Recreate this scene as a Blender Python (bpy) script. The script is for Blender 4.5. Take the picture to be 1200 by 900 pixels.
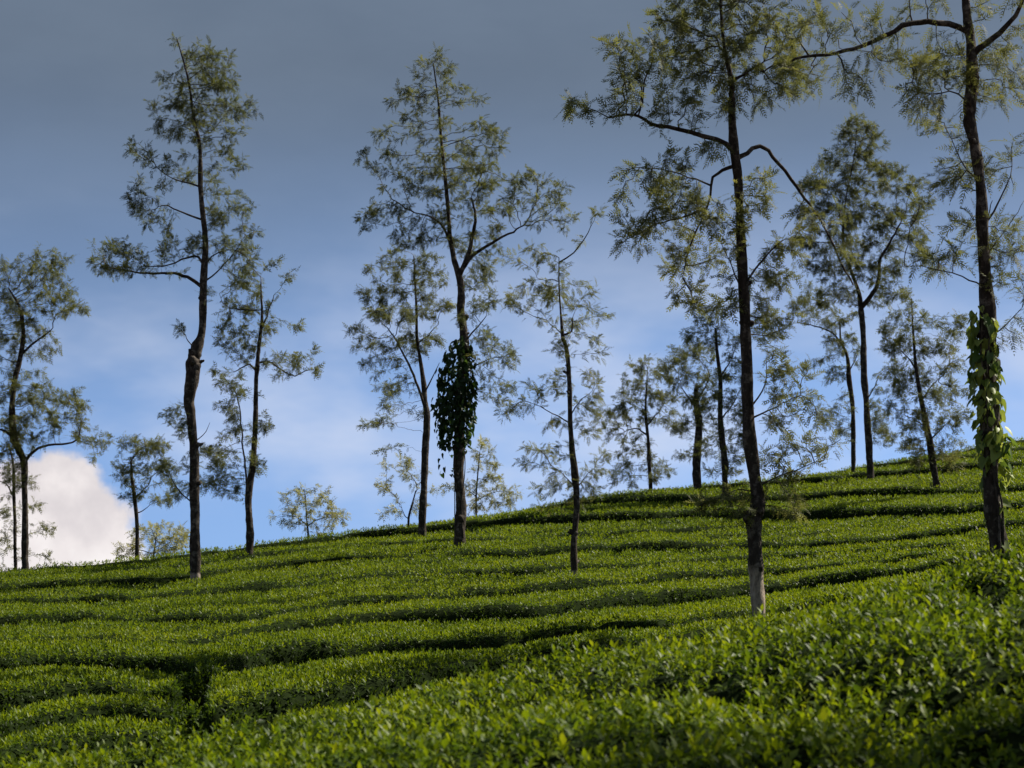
import bpy, math
import numpy as np
from mathutils import Vector

for o in list(bpy.data.objects):
    bpy.data.objects.remove(o)
SC = bpy.context.scene
COL = SC.collection
rng = np.random.default_rng(11)

# ------------------------------------------------------------------ camera
LENS = 70.0
F = LENS / 36.0 * 1200.0              # focal length in photo pixels (photo is 1200 wide)
PITCH = math.atan(250.0 / F)
cam_d = bpy.data.cameras.new('camera')
cam_d.lens = LENS
cam_d.sensor_width = 36.0
cam_d.clip_start = 0.1
cam_d.clip_end = 6000.0
cam_d.dof.use_dof = True
cam_d.dof.focus_distance = 31.0
cam_d.dof.aperture_fstop = 5.2
cam = bpy.data.objects.new('camera', cam_d)
cam.rotation_euler = (math.pi / 2 + PITCH, 0, 0)
COL.objects.link(cam)
SC.camera = cam

# ------------------------------------------------------------------ light and sky
SUN_DIR = Vector((0.80, 0.40, 0.86)).normalized()      # towards the sun: right, a little behind the trees
sun_d = bpy.data.lights.new('sun', 'SUN')
sun_d.energy = 5.0
sun_d.angle = math.radians(0.55)
sun_d.color = (1.0, 0.93, 0.82)
sun = bpy.data.objects.new('sun', sun_d)
sun.rotation_euler = SUN_DIR.to_track_quat('Z', 'Y').to_euler()
sun.location = (30, 20, 60)
COL.objects.link(sun)

world = bpy.data.worlds.new('World')
SC.world = world
world.use_nodes = True


class NT:
    """small node-tree helper"""
    def __init__(self, tree):
        self.t = tree
        tree.nodes.clear()

    def n(self, typ, props=None, **ins):
        nd = self.t.nodes.new(typ)
        for k, v in (props or {}).items():
            setattr(nd, k, v)
        for k, v in ins.items():
            self.set(nd, k, v)
        return nd

    def set(self, nd, k, v):
        key = int(k[1:]) if k[0] == '_' and k[1:].isdigit() else k.replace('__', ' ')
        s = nd.inputs[key]
        if isinstance(v, bpy.types.NodeSocket):
            self.t.links.new(v, s)
        else:
            s.default_value = v

    def math(self, op, a, b=0.0, c=0.0, clamp=False):
        nd = self.n('ShaderNodeMath', {'operation': op, 'use_clamp': clamp}, _0=a, _1=b, _2=c)
        return nd.outputs[0]

    def mix(self, f, a, b):
        nd = self.n('ShaderNodeMix', {'data_type': 'RGBA'}, _0=f, _6=a, _7=b)
        return nd.outputs[2]

    def ramp(self, fac, stops, interp='LINEAR'):
        nd = self.n('ShaderNodeValToRGB', None, Fac=fac)
        r = nd.color_ramp
        r.interpolation = interp
        while len(r.elements) < len(stops):
            r.elements.new(0.5)
        for e, (p, c) in zip(r.elements, stops):
            e.position = p
            e.color = (c[0], c[1], c[2], 1) if not isinstance(c, (int, float)) else (c, c, c, 1)
        return nd.outputs[0]

    def smooth(self, x, lo, hi):
        nd = self.n('ShaderNodeMapRange', {'interpolation_type': 'SMOOTHSTEP'}, Value=x)
        nd.inputs['From Min'].default_value = lo
        nd.inputs['From Max'].default_value = hi
        return nd.outputs[0]

    def noise(self, vec, scale, detail=4.0, rough=0.55, dist=0.0):
        nd = self.n('ShaderNodeTexNoise', None, Vector=vec, Scale=scale, Detail=detail, Roughness=rough, Distortion=dist)
        return nd.outputs[0]


def build_world():
    w = NT(world.node_tree)
    sky = w.n('ShaderNodeTexSky')
    sky.sky_type = 'NISHITA'
    sky.sun_disc = False
    sky.sun_elevation = math.asin(SUN_DIR.z)
    sky.sun_rotation = math.atan2(SUN_DIR.x, SUN_DIR.y)
    sky.altitude = 1500
    sky.air_density = 1.0
    sky.dust_density = 0.6
    sky.ozone_density = 2.5
    tc = w.n('ShaderNodeTexCoord')
    d = tc.outputs['Generated']
    sep = w.n('ShaderNodeSeparateXYZ', None, Vector=d)
    X, Y, Z = sep.outputs
    bg1 = w.n('ShaderNodeBackground', None, Color=sky.outputs[0], Strength=0.102)
    # clouds: stretched noise in direction space
    lift = w.n('ShaderNodeVectorMath', {'operation': 'ADD'}, _0=d, _1=(0, 0, 0.30)).outputs[0]
    w.t.links.new(w.n('ShaderNodeVectorMath', {'operation': 'NORMALIZE'}, _0=lift).outputs[0], sky.inputs[0])
    mp = w.n('ShaderNodeMapping', None, Vector=d, Scale=(1.0, 1.0, 2.2))
    n1 = w.noise(mp.outputs[0], 2.6, 5, 0.5)
    n2 = w.noise(mp.outputs[0], 9.0, 6, 0.55)
    # slate deck of rain cloud that starts some way above the hill and goes on overhead
    e = w.math('ADD', Z, w.math('MULTIPLY', w.math('SUBTRACT', n1, 0.5), 0.07))
    deck = w.smooth(e, 0.055, 0.272)
    deckcol = w.mix(w.smooth(n2, 0.3, 0.7), (0.073, 0.095, 0.127, 1), (0.083, 0.107, 0.141, 1))
    bg2 = w.n('ShaderNodeBackground', None, Color=deckcol, Strength=1.0)
    m1 = w.n('ShaderNodeMixShader', None, _0=w.math('MULTIPLY', deck, 0.93), _1=bg1.outputs[0], _2=bg2.outputs[0])
    # thin pale veils low in the blue
    veil = w.math('MULTIPLY', w.smooth(w.noise(mp.outputs[0], 4.5, 5, 0.55), 0.40, 0.68), 0.70)
    veil = w.math('MULTIPLY', veil, w.smooth(Z, 0.22, 0.08))
    bg3 = w.n('ShaderNodeBackground', None, Color=(0.39, 0.42, 0.50, 1), Strength=1.0)
    m2 = w.n('ShaderNodeMixShader', None, _0=veil, _1=m1.outputs[0], _2=bg3.outputs[0])
    # towering white clouds standing on the horizon (direction, radius)
    total = None
    for (cx, cy, cz, r) in ((-0.226, 0.974, 0.028, 0.044), (-0.266, 0.964, 0.012, 0.045), (-0.216, 0.976, 0.004, 0.046),
                            (0.250, 0.965, 0.056, 0.022), (0.292, 0.955, 0.085, 0.042), (0.230, 0.97, 0.053, 0.019),
                            (-0.62, 0.78, 0.05, 0.10), (0.70, 0.70, 0.06, 0.12), (0.1, -0.99, 0.04, 0.12), (-0.9, -0.4, 0.05, 0.13)):
        v = Vector((cx, cy, cz)).normalized()
        dist = w.n('ShaderNodeVectorMath', {'operation': 'DISTANCE'}, _0=d, _1=tuple(v)).outputs['Value']
        s = w.math('SUBTRACT', 1.0, w.math('DIVIDE', dist, r))
        total = s if total is None else w.math('SMOOTH_MAX', total, s, 0.25)
    bump = w.math('ADD', w.math('MULTIPLY', w.math('SUBTRACT', w.noise(d, 34.0, 4, 0.5), 0.5), 0.62),
                  w.math('MULTIPLY', w.math('SUBTRACT', w.noise(d, 90.0, 4, 0.6), 0.5), 0.22))
    cum = w.smooth(w.math('ADD', total, bump), -0.02, 0.16)
    shade = w.noise(d, 20.0, 5, 0.55)
    ccol = w.ramp(w.smooth(shade, 0.3, 0.7), [(0.0, (0.40, 0.37, 0.375)), (0.45, (0.49, 0.455, 0.45)), (1.0, (0.56, 0.53, 0.52))])
    bg4 = w.n('ShaderNodeBackground', None, Color=ccol, Strength=1.0)
    m3 = w.n('ShaderNodeMixShader', None, _0=w.math('MULTIPLY', cum, 0.97), _1=m2.outputs[0], _2=bg4.outputs[0])
    out = w.n('ShaderNodeOutputWorld', None, Surface=m3.outputs[0])


build_world()
SC.view_settings.view_transform = 'Standard'
SC.view_settings.look = 'None'
SC.view_settings.gamma = 1.0
SC.view_settings.exposure = 0.85
SC.cycles.use_denoising = True
SC.cycles.max_bounces = 8
SC.cycles.transparent_max_bounces = 8

# ------------------------------------------------------------------ geometry helpers
cP, sP = math.cos(PITCH), math.sin(PITCH)


def ray(px, py):
    cx, cy = (px - 600.0) / F, (450.0 - py) / F
    Y = cP - cy * sP
    return cx / Y, (sP + cy * cP) / Y


def at(px, py, d):
    u, w = ray(px, py)
    return np.array((u * d, d, w * d))


def vnoise(x, y, seed=0):
    """smooth 2-D value noise in -1..1"""
    x = np.asarray(x, float) + seed * 17.13
    y = np.asarray(y, float) + seed * 9.71
    xi, yi = np.floor(x).astype(np.int64), np.floor(y).astype(np.int64)
    fx, fy = x - xi, y - yi
    fx, fy = fx * fx * (3 - 2 * fx), fy * fy * (3 - 2 * fy)

    def h(a, b):
        n = (a * 374761393 + b * 668265263 + seed * 144665) & 0x7fffffff
        n = ((n ^ (n >> 13)) * 1274126177) & 0x7fffffff
        return ((n ^ (n >> 16)) & 0xffff) / 32767.5 - 1.0
    return (h(xi, yi) * (1 - fx) + h(xi + 1, yi) * fx) * (1 - fy) + (h(xi, yi + 1) * (1 - fx) + h(xi + 1, yi + 1) * fx) * fy


def mesh_obj(name, verts, faces, mat, parent=None, base=None, tone=None, smooth=False):
    """faces: (n,3) or (n,4) int array"""
    verts = np.asarray(verts, np.float64)
    if base is not None:
        verts = verts - np.asarray(base)
    faces = np.asarray(faces, np.int32)
    k = faces.shape[1]
    me = bpy.data.meshes.new(name)
    me.vertices.add(len(verts))
    me.vertices.foreach_set('co', verts.astype(np.float32).ravel())
    me.loops.add(faces.size)
    me.loops.foreach_set('vertex_index', faces.ravel())
    me.polygons.add(len(faces))
    me.polygons.foreach_set('loop_start', np.arange(0, faces.size, k, dtype=np.int32))
    if smooth:
        me.polygons.foreach_set('use_smooth', np.ones(len(faces), bool))
    if tone is not None:
        a = me.attributes.new('tone', 'FLOAT', 'POINT')
        a.data.foreach_set('value', np.asarray(tone, np.float32))
    me.update(calc_edges=True)
    me.validate()
    me.materials.append(mat)
    o = bpy.data.objects.new(name, me)
    COL.objects.link(o)
    if parent is not None:
        o.parent = parent
    return o


def thing(name, loc, label, cat, group=None):
    o = bpy.data.objects.new(name, None)
    o.empty_display_size = 0.3
    o.location = tuple(loc)
    o['label'] = label
    o['category'] = cat
    if group:
        o['group'] = group
    COL.objects.link(o)
    return o


def grid_faces(nr, nc):
    i = np.arange(nr - 1)[:, None] * nc + np.arange(nc - 1)[None, :]
    return np.stack([i, i + 1, i + nc + 1, i + nc], -1).reshape(-1, 4)


def rot_from_axis(zdir, spin):
    """rotation matrices whose local +Z is zdir, spun about it"""
    z = zdir / np.maximum(np.linalg.norm(zdir, axis=1, keepdims=True), 1e-9)
    ref = np.where(np.abs(z[:, 2:3]) > 0.92, np.array([[1.0, 0, 0]]), np.array([[0, 0, 1.0]]))
    x = np.cross(ref, z)
    x /= np.maximum(np.linalg.norm(x, axis=1, keepdims=True), 1e-9)
    y = np.cross(z, x)
    c, s = np.cos(spin)[:, None], np.sin(spin)[:, None]
    return np.stack([x * c + y * s, y * c - x * s, z], axis=2)


def scatter(templates, pos, R, scale, tone, r=rng):
    """merge copies of the templates (verts, tris, tone) into one vertex / triangle array"""
    which = r.integers(0, len(templates), len(pos))
    V, T, C = [], [], []
    off = 0
    for t, (tv, tf, tt) in enumerate(templates):
        m = np.where(which == t)[0]
        if len(m) == 0:
            continue
        v = np.einsum('nij,vj->nvi', R[m], tv) * scale[m][:, None, None] + pos[m][:, None, :]
        n, k = len(m), len(tv)
        f = tf[None] + (np.arange(n) * k)[:, None, None] + off
        V.append(v.reshape(-1, 3))
        T.append(f.reshape(-1, 3))
        C.append((tone[m][:, None] + tt[None]).ravel())
        off += n * k
    return np.concatenate(V), np.concatenate(T), np.concatenate(C)


# ------------------------------------------------------------------ materials
def new_mat(name):
    m = bpy.data.materials.new(name)
    m.use_nodes = True
    return m, NT(m.node_tree)


def leaf_material(name, stops, rough=0.42, trans=0.35, spec=0.5, trans_gain=1.6):
    m, t = new_mat(name)
    a = t.n('ShaderNodeAttribute', {'attribute_name': 'tone'}).outputs['Fac']
    c = t.ramp(a, stops)
    p = t.n('ShaderNodeBsdfPrincipled', None, Base__Color=c, Roughness=rough)
    p.inputs['Specular IOR Level'].default_value = spec
    hs = t.n('ShaderNodeHueSaturation', None, Hue=0.485, Saturation=1.08, Value=trans_gain, Color=c)
    tr = t.n('ShaderNodeBsdfTranslucent', None, Color=hs.outputs[0])
    mx = t.n('ShaderNodeMixShader', None, _0=trans, _1=p.outputs[0], _2=tr.outputs[0])
    t.n('ShaderNodeOutputMaterial', None, Surface=mx.outputs[0])
    return m


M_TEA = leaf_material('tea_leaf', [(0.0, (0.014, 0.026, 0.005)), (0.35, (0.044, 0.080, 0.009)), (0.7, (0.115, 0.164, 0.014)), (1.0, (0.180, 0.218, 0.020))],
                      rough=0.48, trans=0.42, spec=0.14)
M_TREE = leaf_material('tree_leaf', [(0.0, (0.038, 0.049, 0.018)), (0.5, (0.096, 0.108, 0.033)), (1.0, (0.165, 0.165, 0.044))], rough=0.6, trans=0.45, spec=0.2, trans_gain=1.5)
M_YOUNG = leaf_material('young_tree_leaf', [(0.0, (0.12, 0.13, 0.04)), (0.5, (0.22, 0.225, 0.065)), (1.0, (0.32, 0.31, 0.09))], rough=0.5, trans=0.4, spec=0.3, trans_gain=1.4)
M_VINE = leaf_material('vine_leaf', [(0.0, (0.012, 0.028, 0.008)), (0.5, (0.06, 0.11, 0.018)), (1.0, (0.27, 0.32, 0.07))], rough=0.5, trans=0.4, trans_gain=1.5, spec=0.3)


def bark_material(name, pale_h=0.0, dark=(0.012, 0.009, 0.007), light=(0.060, 0.046, 0.035)):
    m, t = new_mat(name)
    tc = t.n('ShaderNodeTexCoord').outputs['Object']
    mp = t.n('ShaderNodeMapping', None, Vector=tc, Scale=(1, 1, 0.35)).outputs[0]
    n1 = t.noise(mp, 22.0, 8, 0.65)
    n2 = t.noise(tc, 5.0, 4, 0.6)
    c = t.ramp(n1, [(0.30, dark), (0.55, tuple(0.5 * (a + b) for a, b in zip(dark, light))), (0.75, light)])
    lich = t.smooth(t.noise(tc, 8.0, 6, 0.72), 0.49, 0.62)
    c = t.mix(t.math('MULTIPLY', lich, 0.65), c, (0.155, 0.132, 0.105, 1))
    if pale_h > 0:
        z = t.n('ShaderNodeSeparateXYZ', None, Vector=tc).outputs[2]
        zz = t.math('ADD', z, t.math('MULTIPLY', t.math('SUBTRACT', n2, 0.5), 0.35))
        f = t.smooth(zz, pale_h + 0.05, pale_h - 0.05)
        pc = t.ramp(n1, [(0.35, (0.13, 0.098, 0.075)), (0.5, (0.29, 0.235, 0.185)), (0.7, (0.42, 0.35, 0.28))])
        c = t.mix(f, c, pc)
    bp = t.n('ShaderNodeBump', None, Strength=0.8, Distance=0.03, Height=n1)
    p = t.n('ShaderNodeBsdfPrincipled', None, Base__Color=c, Roughness=0.95, Normal=bp.outputs[0])
    p.inputs['Specular IOR Level'].default_value = 0.2
    t.n('ShaderNodeOutputMaterial', None, Surface=p.outputs[0])
    return m


M_BARK = bark_material('bark')
M_TWIG = bark_material('twig_bark', 0, (0.02, 0.016, 0.012), (0.07, 0.055, 0.04))


def simple_mat(name, stops, scale, rough=0.9, bump=0.4, spec=0.2):
    m, t = new_mat(name)
    tc = t.n('ShaderNodeTexCoord').outputs['Object']
    n1 = t.noise(tc, scale, 8, 0.65)
    c = t.ramp(n1, stops)
    bp = t.n('ShaderNodeBump', None, Strength=bump, Distance=0.05, Height=n1)
    p = t.n('ShaderNodeBsdfPrincipled', None, Base__Color=c, Roughness=rough, Normal=bp.outputs[0])
    p.inputs['Specular IOR Level'].default_value = spec
    t.n('ShaderNodeOutputMaterial', None, Surface=p.outputs[0])
    return m


M_SOIL = simple_mat('soil', [(0.3, (0.035, 0.018, 0.010)), (0.55, (0.085, 0.044, 0.024)), (0.75, (0.13, 0.075, 0.045))], 6.0)
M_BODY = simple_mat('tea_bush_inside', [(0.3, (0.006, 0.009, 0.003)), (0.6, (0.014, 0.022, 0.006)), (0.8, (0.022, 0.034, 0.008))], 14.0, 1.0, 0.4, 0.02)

# ------------------------------------------------------------------ the hill: height of the clipped tea surface over (bearing u, distance d)
TAB = {  # bearing column : rows (height line, distance)
    -700: [(905, 15), (865, 18), (815, 22), (770, 29), (722, 40), (690, 51)],
    0: [(895, 15), (850, 18), (800, 22), (750, 29), (700, 40), (668, 52)],
    150: [(880, 15.5), (840, 18), (800, 21.5), (750, 28), (700, 38.5), (659, 53)],
    300: [(862, 16), (800, 21), (750, 27), (700, 36), (665, 45), (639, 55)],
    450: [(830, 17), (800, 19.5), (750, 26), (700, 34.5), (655, 45), (621, 57)],
    600: [(800, 18), (770, 21.5), (720, 29), (680, 37), (640, 46), (599, 59)],
    750: [(780, 18), (740, 24), (700, 31.5), (650, 42), (610, 51), (570, 62)],
    900: [(760, 19), (738, 25), (722, 28), (690, 33.5), (640, 43.5), (600, 53), (565, 64)],
    1050: [(720, 18.5), (690, 24), (660, 31), (620, 41), (580, 53), (540, 66)],
    1200: [(690, 18), (655, 24), (620, 31), (580, 42), (545, 55), (513, 68)],
    1900: [(640, 18), (590, 24), (550, 31), (510, 42), (480, 55), (450, 68)],
}
UG = np.linspace(-0.56, 0.56, 141)
DG = np.arange(12.0, 130.01, 0.25)


def build_top():
    cols_u, cols_z = [], []
    for px, rows in sorted(TAB.items()):
        d = np.array([r[1] for r in rows], float)
        w = np.array([ray(px, r[0])[1] for r in rows])
        z = w * d
        zz = np.interp(DG, d, z)
        t = np.clip(DG - d[-1], 0, None)
        slope = w[-1]
        zz = np.where(DG > d[-1], z[-1] + slope * t - 0.02 * np.minimum(t, 9) ** 2 - 0.30 * np.clip(t - 9, 0, None), zz)
        cols_u.append((px - 600) / F)
        cols_z.append(zz)
    A = np.array(cols_z)
    G = np.array([np.interp(UG, cols_u, A[:, j]) for j in range(len(DG))]).T      # (u, d)

    def blur(G, s, ax):
        r = int(3 * s) + 1
        k = np.exp(-0.5 * (np.arange(-r, r + 1) / s) ** 2)
        k /= k.sum()
        pad = [(0, 0), (0, 0)]
        pad[ax] = (r, r)
        P = np.pad(G, pad, mode='edge')
        return np.apply_along_axis(lambda v: np.convolve(v, k, 'valid'), ax, P)
    return blur(blur(G, 4.0, 1), 3.0, 0)


TOPG = build_top()


def bil(G, U, D, u, d):
    u = np.clip(u, U[0], U[-1] - 1e-6)
    d = np.clip(d, D[0], D[-1] - 1e-6)
    fi = (u - U[0]) / (U[1] - U[0])
    fj = (d - D[0]) / (D[1] - D[0])
    i, j = fi.astype(int), fj.astype(int)
    a, b = fi - i, fj - j
    return G[i, j] * (1 - a) * (1 - b) + G[i + 1, j] * a * (1 - b) + G[i, j + 1] * (1 - a) * b + G[i + 1, j + 1] * a * b


def top(u, d):
    return bil(TOPG, UG, DG, np.asarray(u, float), np.asarray(d, float))


def find_d(px, py):
    """distance of the tea surface seen along a direction; None where it is beyond the crest"""
    u, w = ray(px, py)
    d = np.arange(13, 80, 0.05)
    s = top(np.full_like(d, u), d) / d - w
    k = np.where((s[:-1] < 0) & (s[1:] >= 0))[0]
    return (u, float(d[k[0]])) if len(k) else None


# near bank of tea that the camera looks across
FG = {
    -800: [(5, -0.95), (7.5, -1.05), (9.5, -1.12), (10.5, -1.20)],
    0: [(5, -0.78), (7.5, -0.87), (9.5, -0.90), (10.4, -0.93)],
    300: [(5, -0.95), (7.4, -0.79), (8.4, -0.75), (9.6, -0.74), (11, -0.71)],
    600: [(5, -1.1), (6.7, -0.80), (7.6, -0.66), (9, -0.55), (11.2, -0.415)],
    900: [(5, -1.15), (6.4, -0.78), (7.4, -0.55), (8.8, -0.42), (11.5, -0.195)],
    1200: [(4.5, -1.2), (6.2, -0.76), (7.2, -0.46), (9, -0.18), (12.2, 0.385)],
    2000: [(4.5, -0.4), (6.5, -0.2), (9, 0.2), (12.2, 0.95)],
}
_fu = np.array([(p - 600) / F for p in sorted(FG)])
DF = np.arange(3.0, 14.01, 0.1)
_fz = np.array([np.interp(DF, [a for a, b in FG[p]], [b for a, b in FG[p]]) for p in sorted(FG)])
UF = np.linspace(-0.6, 0.6, 121)
FGG = np.array([np.interp(UF, _fu, _fz[:, j]) for j in range(len(DF))]).T
_fc = np.array([FG[p][-1][0] for p in sorted(FG)])


def fg_top(u, d):
    return bil(FGG, UF, DF, np.asarray(u, float), np.asarray(d, float))


def fg_crest(u):
    return np.interp(u, _fu, _fc)


def soil(u, d):
    u = np.asarray(u, float)
    d = np.asarray(d, float)
    c = fg_crest(u) + 0.4
    near = fg_top(u, np.minimum(d, c)) - 0.85
    far = top(u, np.maximum(d, 15.0)) - 0.78
    t = np.clip((d - c) / np.maximum(15.0 - c, 0.1), 0, 1)
    t = t * t * (3 - 2 * t)
    return near * (1 - t) + far * t


def soil_xy(x, y):
    d = np.maximum(y, 4.0)
    u = np.clip(x / d, -0.55, 0.55)
    z = soil(u, np.minimum(d, 129))
    low = -34.0
    f = np.clip((d - 110) / 120.0, 0, 1)
    return np.maximum(z, low) * (1 - f) + low * f


# ground sheet
def build_ground():
    xs = np.concatenate([[-2500, -900, -350, -160, -90, -60], np.arange(-40, 40.01, 0.6), [60, 90, 160, 350, 900, 2500]])
    ys = np.concatenate([[-2500, -800, -250, -80, -30, -12, -4, 0, 2, 3], np.arange(4, 90, 0.55), np.arange(90, 240, 6), [300, 500, 1000, 2500]])
    gx, gy = np.meshgrid(xs, ys)
    gz = soil_xy(gx, gy) + 0.03 * vnoise(gx * 1.7, gy * 1.7, 3)
    V = np.stack([gx, gy, gz], -1).reshape(-1, 3)
    o = mesh_obj('ground', V, grid_faces(len(ys), len(xs)), M_SOIL, smooth=True)
    o['kind'] = 'structure'
    o['label'] = 'bare brown soil of the tea hillside under the bushes'


build_ground()


# ------------------------------------------------------------------ tea leaves
def leaf_simple(L, W, fold, tilt, az):
    """folded four-point leaf, tilt from the shoot axis, pointing to azimuth az"""
    v = np.array([(0, 0, 0), (-W / 2, fold, L * 0.48), (0, 0, L), (W / 2, fold, L * 0.48)], float)
    f = np.array([(0, 2, 1), (0, 3, 2)])
    return bend(v, tilt, az), f


def leaf_fine(L, W, fold, tilt, az, curl=0.25):
    """leaf folded along its midrib and curling back at the tip"""
    y = -curl * L * 0.25
    v = [(0, 0, 0), (-W / 2, y + fold, L * 0.46), (0, y, L * 0.5), (W / 2, y + fold, L * 0.46), (0, -curl * L, L * 0.98)]
    f = [(0, 2, 1), (0, 3, 2), (1, 2, 4), (2, 3, 4)]
    return bend(np.array(v, float), tilt, az), np.array(f)


def leaf_tiny(L, W, fold, tilt, az):
    v = np.array([(-W / 2, 0, L * 0.3), (W / 2, 0, L * 0.3), (0, 0, L)], float)
    return bend(v, tilt, az), np.array([(0, 1, 2)])


def bend(v, tilt, az):
    ct, st = math.cos(tilt), math.sin(tilt)
    # tilt about X so that the leaf leans to -Y, with its fold facing up
    y = v[:, 1] * ct - v[:, 2] * st
    z = v[:, 1] * st + v[:, 2] * ct
    x = v[:, 0]
    ca, sa = math.cos(az), math.sin(az)
    return np.stack([x * ca - y * sa, x * sa + y * ca, z], -1)


def shoot_templates(n, fine, r, lean=(78, 62)):
    out = []
    for _ in range(n):
        V, T, C = [], [], []
        off = 0
        nl = r.integers(5, 7)
        for k in range(nl):
            q = k / (nl - 1)                      # 0 = low old leaf, 1 = youngest
            tilt = math.radians(lean[0] - lean[1] * q + r.uniform(-12, 12))
            L = r.uniform(0.052, 0.078) * (1.0 - 0.35 * q ** 2)
            W = L * r.uniform(0.40, 0.5)
            z0 = -0.045 + 0.075 * q
            az = k * 2.4 + r.uniform(-.5, .5)
            fn = fine
            v, f = fn(L, W, W * 0.18, tilt, az)
            v = v + np.array([0, 0, z0])
            V.append(v)
            T.append(f + off)
            off += len(v)
            C.append(np.full(len(v), -0.22 + 0.36 * q + r.uniform(-0.08, 0.08)))
        out.append((np.concatenate(V), np.concatenate(T), np.concatenate(C)))
    return out


TPL_FAR = shoot_templates(10, leaf_tiny, np.random.default_rng(3))
TPL_MID = shoot_templates(10, leaf_simple, np.random.default_rng(3))
TPL_NEAR = shoot_templates(10, leaf_fine, np.random.default_rng(4), (66, 54))


def sample_surface(V, Q, dens, r, keep=None):
    """area-weighted random points on a quad grid; dens(points) gives shoots per square metre"""
    T = np.concatenate([Q[:, [0, 1, 2]], Q[:, [0, 2, 3]]])
    a, b, c = V[T[:, 0]], V[T[:, 1]], V[T[:, 2]]
    n = np.cross(b - a, c - a)
    ar = 0.5 * np.linalg.norm(n, axis=1)
    cen = (a + b + c) / 3
    nz = np.abs(n[:, 2]) / np.maximum(2 * ar, 1e-9)
    lam = ar * dens(cen) * (1.0 + 0.6 * np.clip((0.8 - nz) / 0.5, 0, 1))
    lam = lam * np.where(n[:, 1] > 1.2 * n[:, 2], 0.35, 1.0)
    if keep is not None:
        lam = lam * keep(cen)
    cnt = r.poisson(lam)
    idx = np.repeat(np.arange(len(T)), cnt)
    s = np.sqrt(r.random(len(idx)))
    t = r.random(len(idx))
    p = a[idx] * (1 - s)[:, None] + b[idx] * (s * (1 - t))[:, None] + c[idx] * (s * t)[:, None]
    nn = n[idx] / np.maximum(np.linalg.norm(n[idx], axis=1, keepdims=True), 1e-9)
    return p, nn


def foliage(name, p, nn, tpl, mat, root, base, size, tone0, r, upright=0.75):
    up = np.array([[0, 0, 1.0]])
    ax = nn * (1 - upright) + up * upright + r.normal(0, 0.28, p.shape)
    R = rot_from_axis(ax, r.uniform(0, 2 * math.pi, len(p)))
    sc = size * r.uniform(0.7, 1.25, len(p))
    V, T, C = scatter(tpl, p, R, sc, tone0, r)
    o = mesh_obj(name, V, T, mat, root, base, np.clip(C, 0, 1), smooth=(tpl is TPL_NEAR))
    o['kind'] = 'stuff'
    return o


# ------------------------------------------------------------------ tea rows on the hill
def curve(pts, prev=None, step=4.0):
    """boundary line between two rows: points where it is seen -> distance over bearing"""
    us, ds = [], []
    for px, py in pts:
        r_ = find_d(px, py)
        if r_:
            us.append(r_[0])
            ds.append(r_[1])
    us, ds = np.array(us), np.array(ds)
    o = np.argsort(us)
    us, ds = us[o], ds[o]

    def fn(u):
        v = np.interp(u, us, ds)
        if prev is not None:
            p = prev(u)
            if us[0] > -0.25:            # not seen further left: keep the spacing to the row below
                e = prev(np.full_like(np.asarray(u, float), us[0]))
                gap = ds[0] - e
                v = np.where(u < us[0], p + np.maximum(gap, 2.0), v)
            v = np.maximum(v, p + 1.0)
        return v
    return fn


LINES = []
_RAW = [
    # (points, strength of the furrow)
    ([(-80, 782), (0, 777), (43, 772), (133, 773), (200, 780), (238, 788), (255, 782), (300, 771), (350, 763), (450, 757), (533, 755), (583, 751), (650, 744), (750, 735), (800, 730), (860, 724), (950, 711), (1050, 692), (1200, 655)], 0.78),
    ([(-80, 756), (0, 752), (100, 750), (200, 751), (250, 748), (300, 737), (350, 729), (450, 722), (550, 718), (633, 715), (700, 707), (783, 700), (875, 690), (950, 681), (1033, 671), (1104, 660), (1200, 642)], [(0, 0.12), (265, 0.15), (340, 1.0)]),
    ([(-80, 730), (0, 727), (93, 723), (200, 725), (287, 723), (350, 714), (417, 706), (517, 698), (633, 692), (717, 685), (800, 677), (900, 669), (1000, 660), (1100, 650), (1200, 634)], 0.65),
    ([(-80, 707), (0, 704), (100, 701), (200, 697), (267, 692), (417, 678), (483, 673), (600, 670), (700, 664), (783, 660), (900, 650), (1000, 646), (1100, 640), (1200, 626)], 0.5),
    ([(-80, 689), (0, 687), (180, 680), (300, 664), (417, 654), (500, 650), (600, 648), (700, 642), (783, 640), (887, 637), (1054, 632), (1200, 614)], 0.6),
    ([(300, 651), (400, 640), (500, 634), (600, 630), (700, 625), (800, 620), (900, 618), (1000, 616), (1100, 614), (1200, 604)], 0.3),
    ([(480, 622), (500, 620), (583, 612), (683, 608), (750, 606), (804, 602), (900, 602), (992, 600), (1100, 599), (1200, 594)], 0.95),
    ([(700, 588), (740, 585), (800, 584), (900, 584), (1000, 578), (1067, 575), (1158, 575), (1200, 572)], 0.75),
    ([(1000, 558), (1029, 555), (1075, 552), (1200, 543)], 0.7),
    ([(1110, 538), (1200, 527)], 0.6),
]


def s_of(s, u):
    if isinstance(s, (int, float)):
        return s + 0 * u
    return np.interp(u, [ray(a, 740)[0] for a, b in s], [b for a, b in s])


STR = [s for _, s in _RAW]
for pts, _ in _RAW:
    LINES.append(curve(pts, LINES[-1] if LINES else None))
LAST = LINES[-1]
LINES.append(lambda u: LAST(u) + 4.0)
STR.append(0.5)

U_PATH = ray(229, 820)[0]


def prof(e):
    """height share of the clipped bush at distance e from its edge"""
    return np.interp(e, [0, 0.02, 0.06, 0.13, 0.24, 0.4], [0.0, 0.55, 0.80, 0.92, 0.98, 1.0])


def strength(u, s, seed):
    s = s_of(s, u)
    d = vnoise(u * 22, seed * 3.3, seed + 40)
    d2 = vnoise(u * 60, seed * 1.7, seed + 41)
    return np.clip(s * (1.0 + (1.9 * d + 0.8 * d2) * np.maximum(0.05, 0.95 - s)), 0.0, 1.5)


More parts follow.
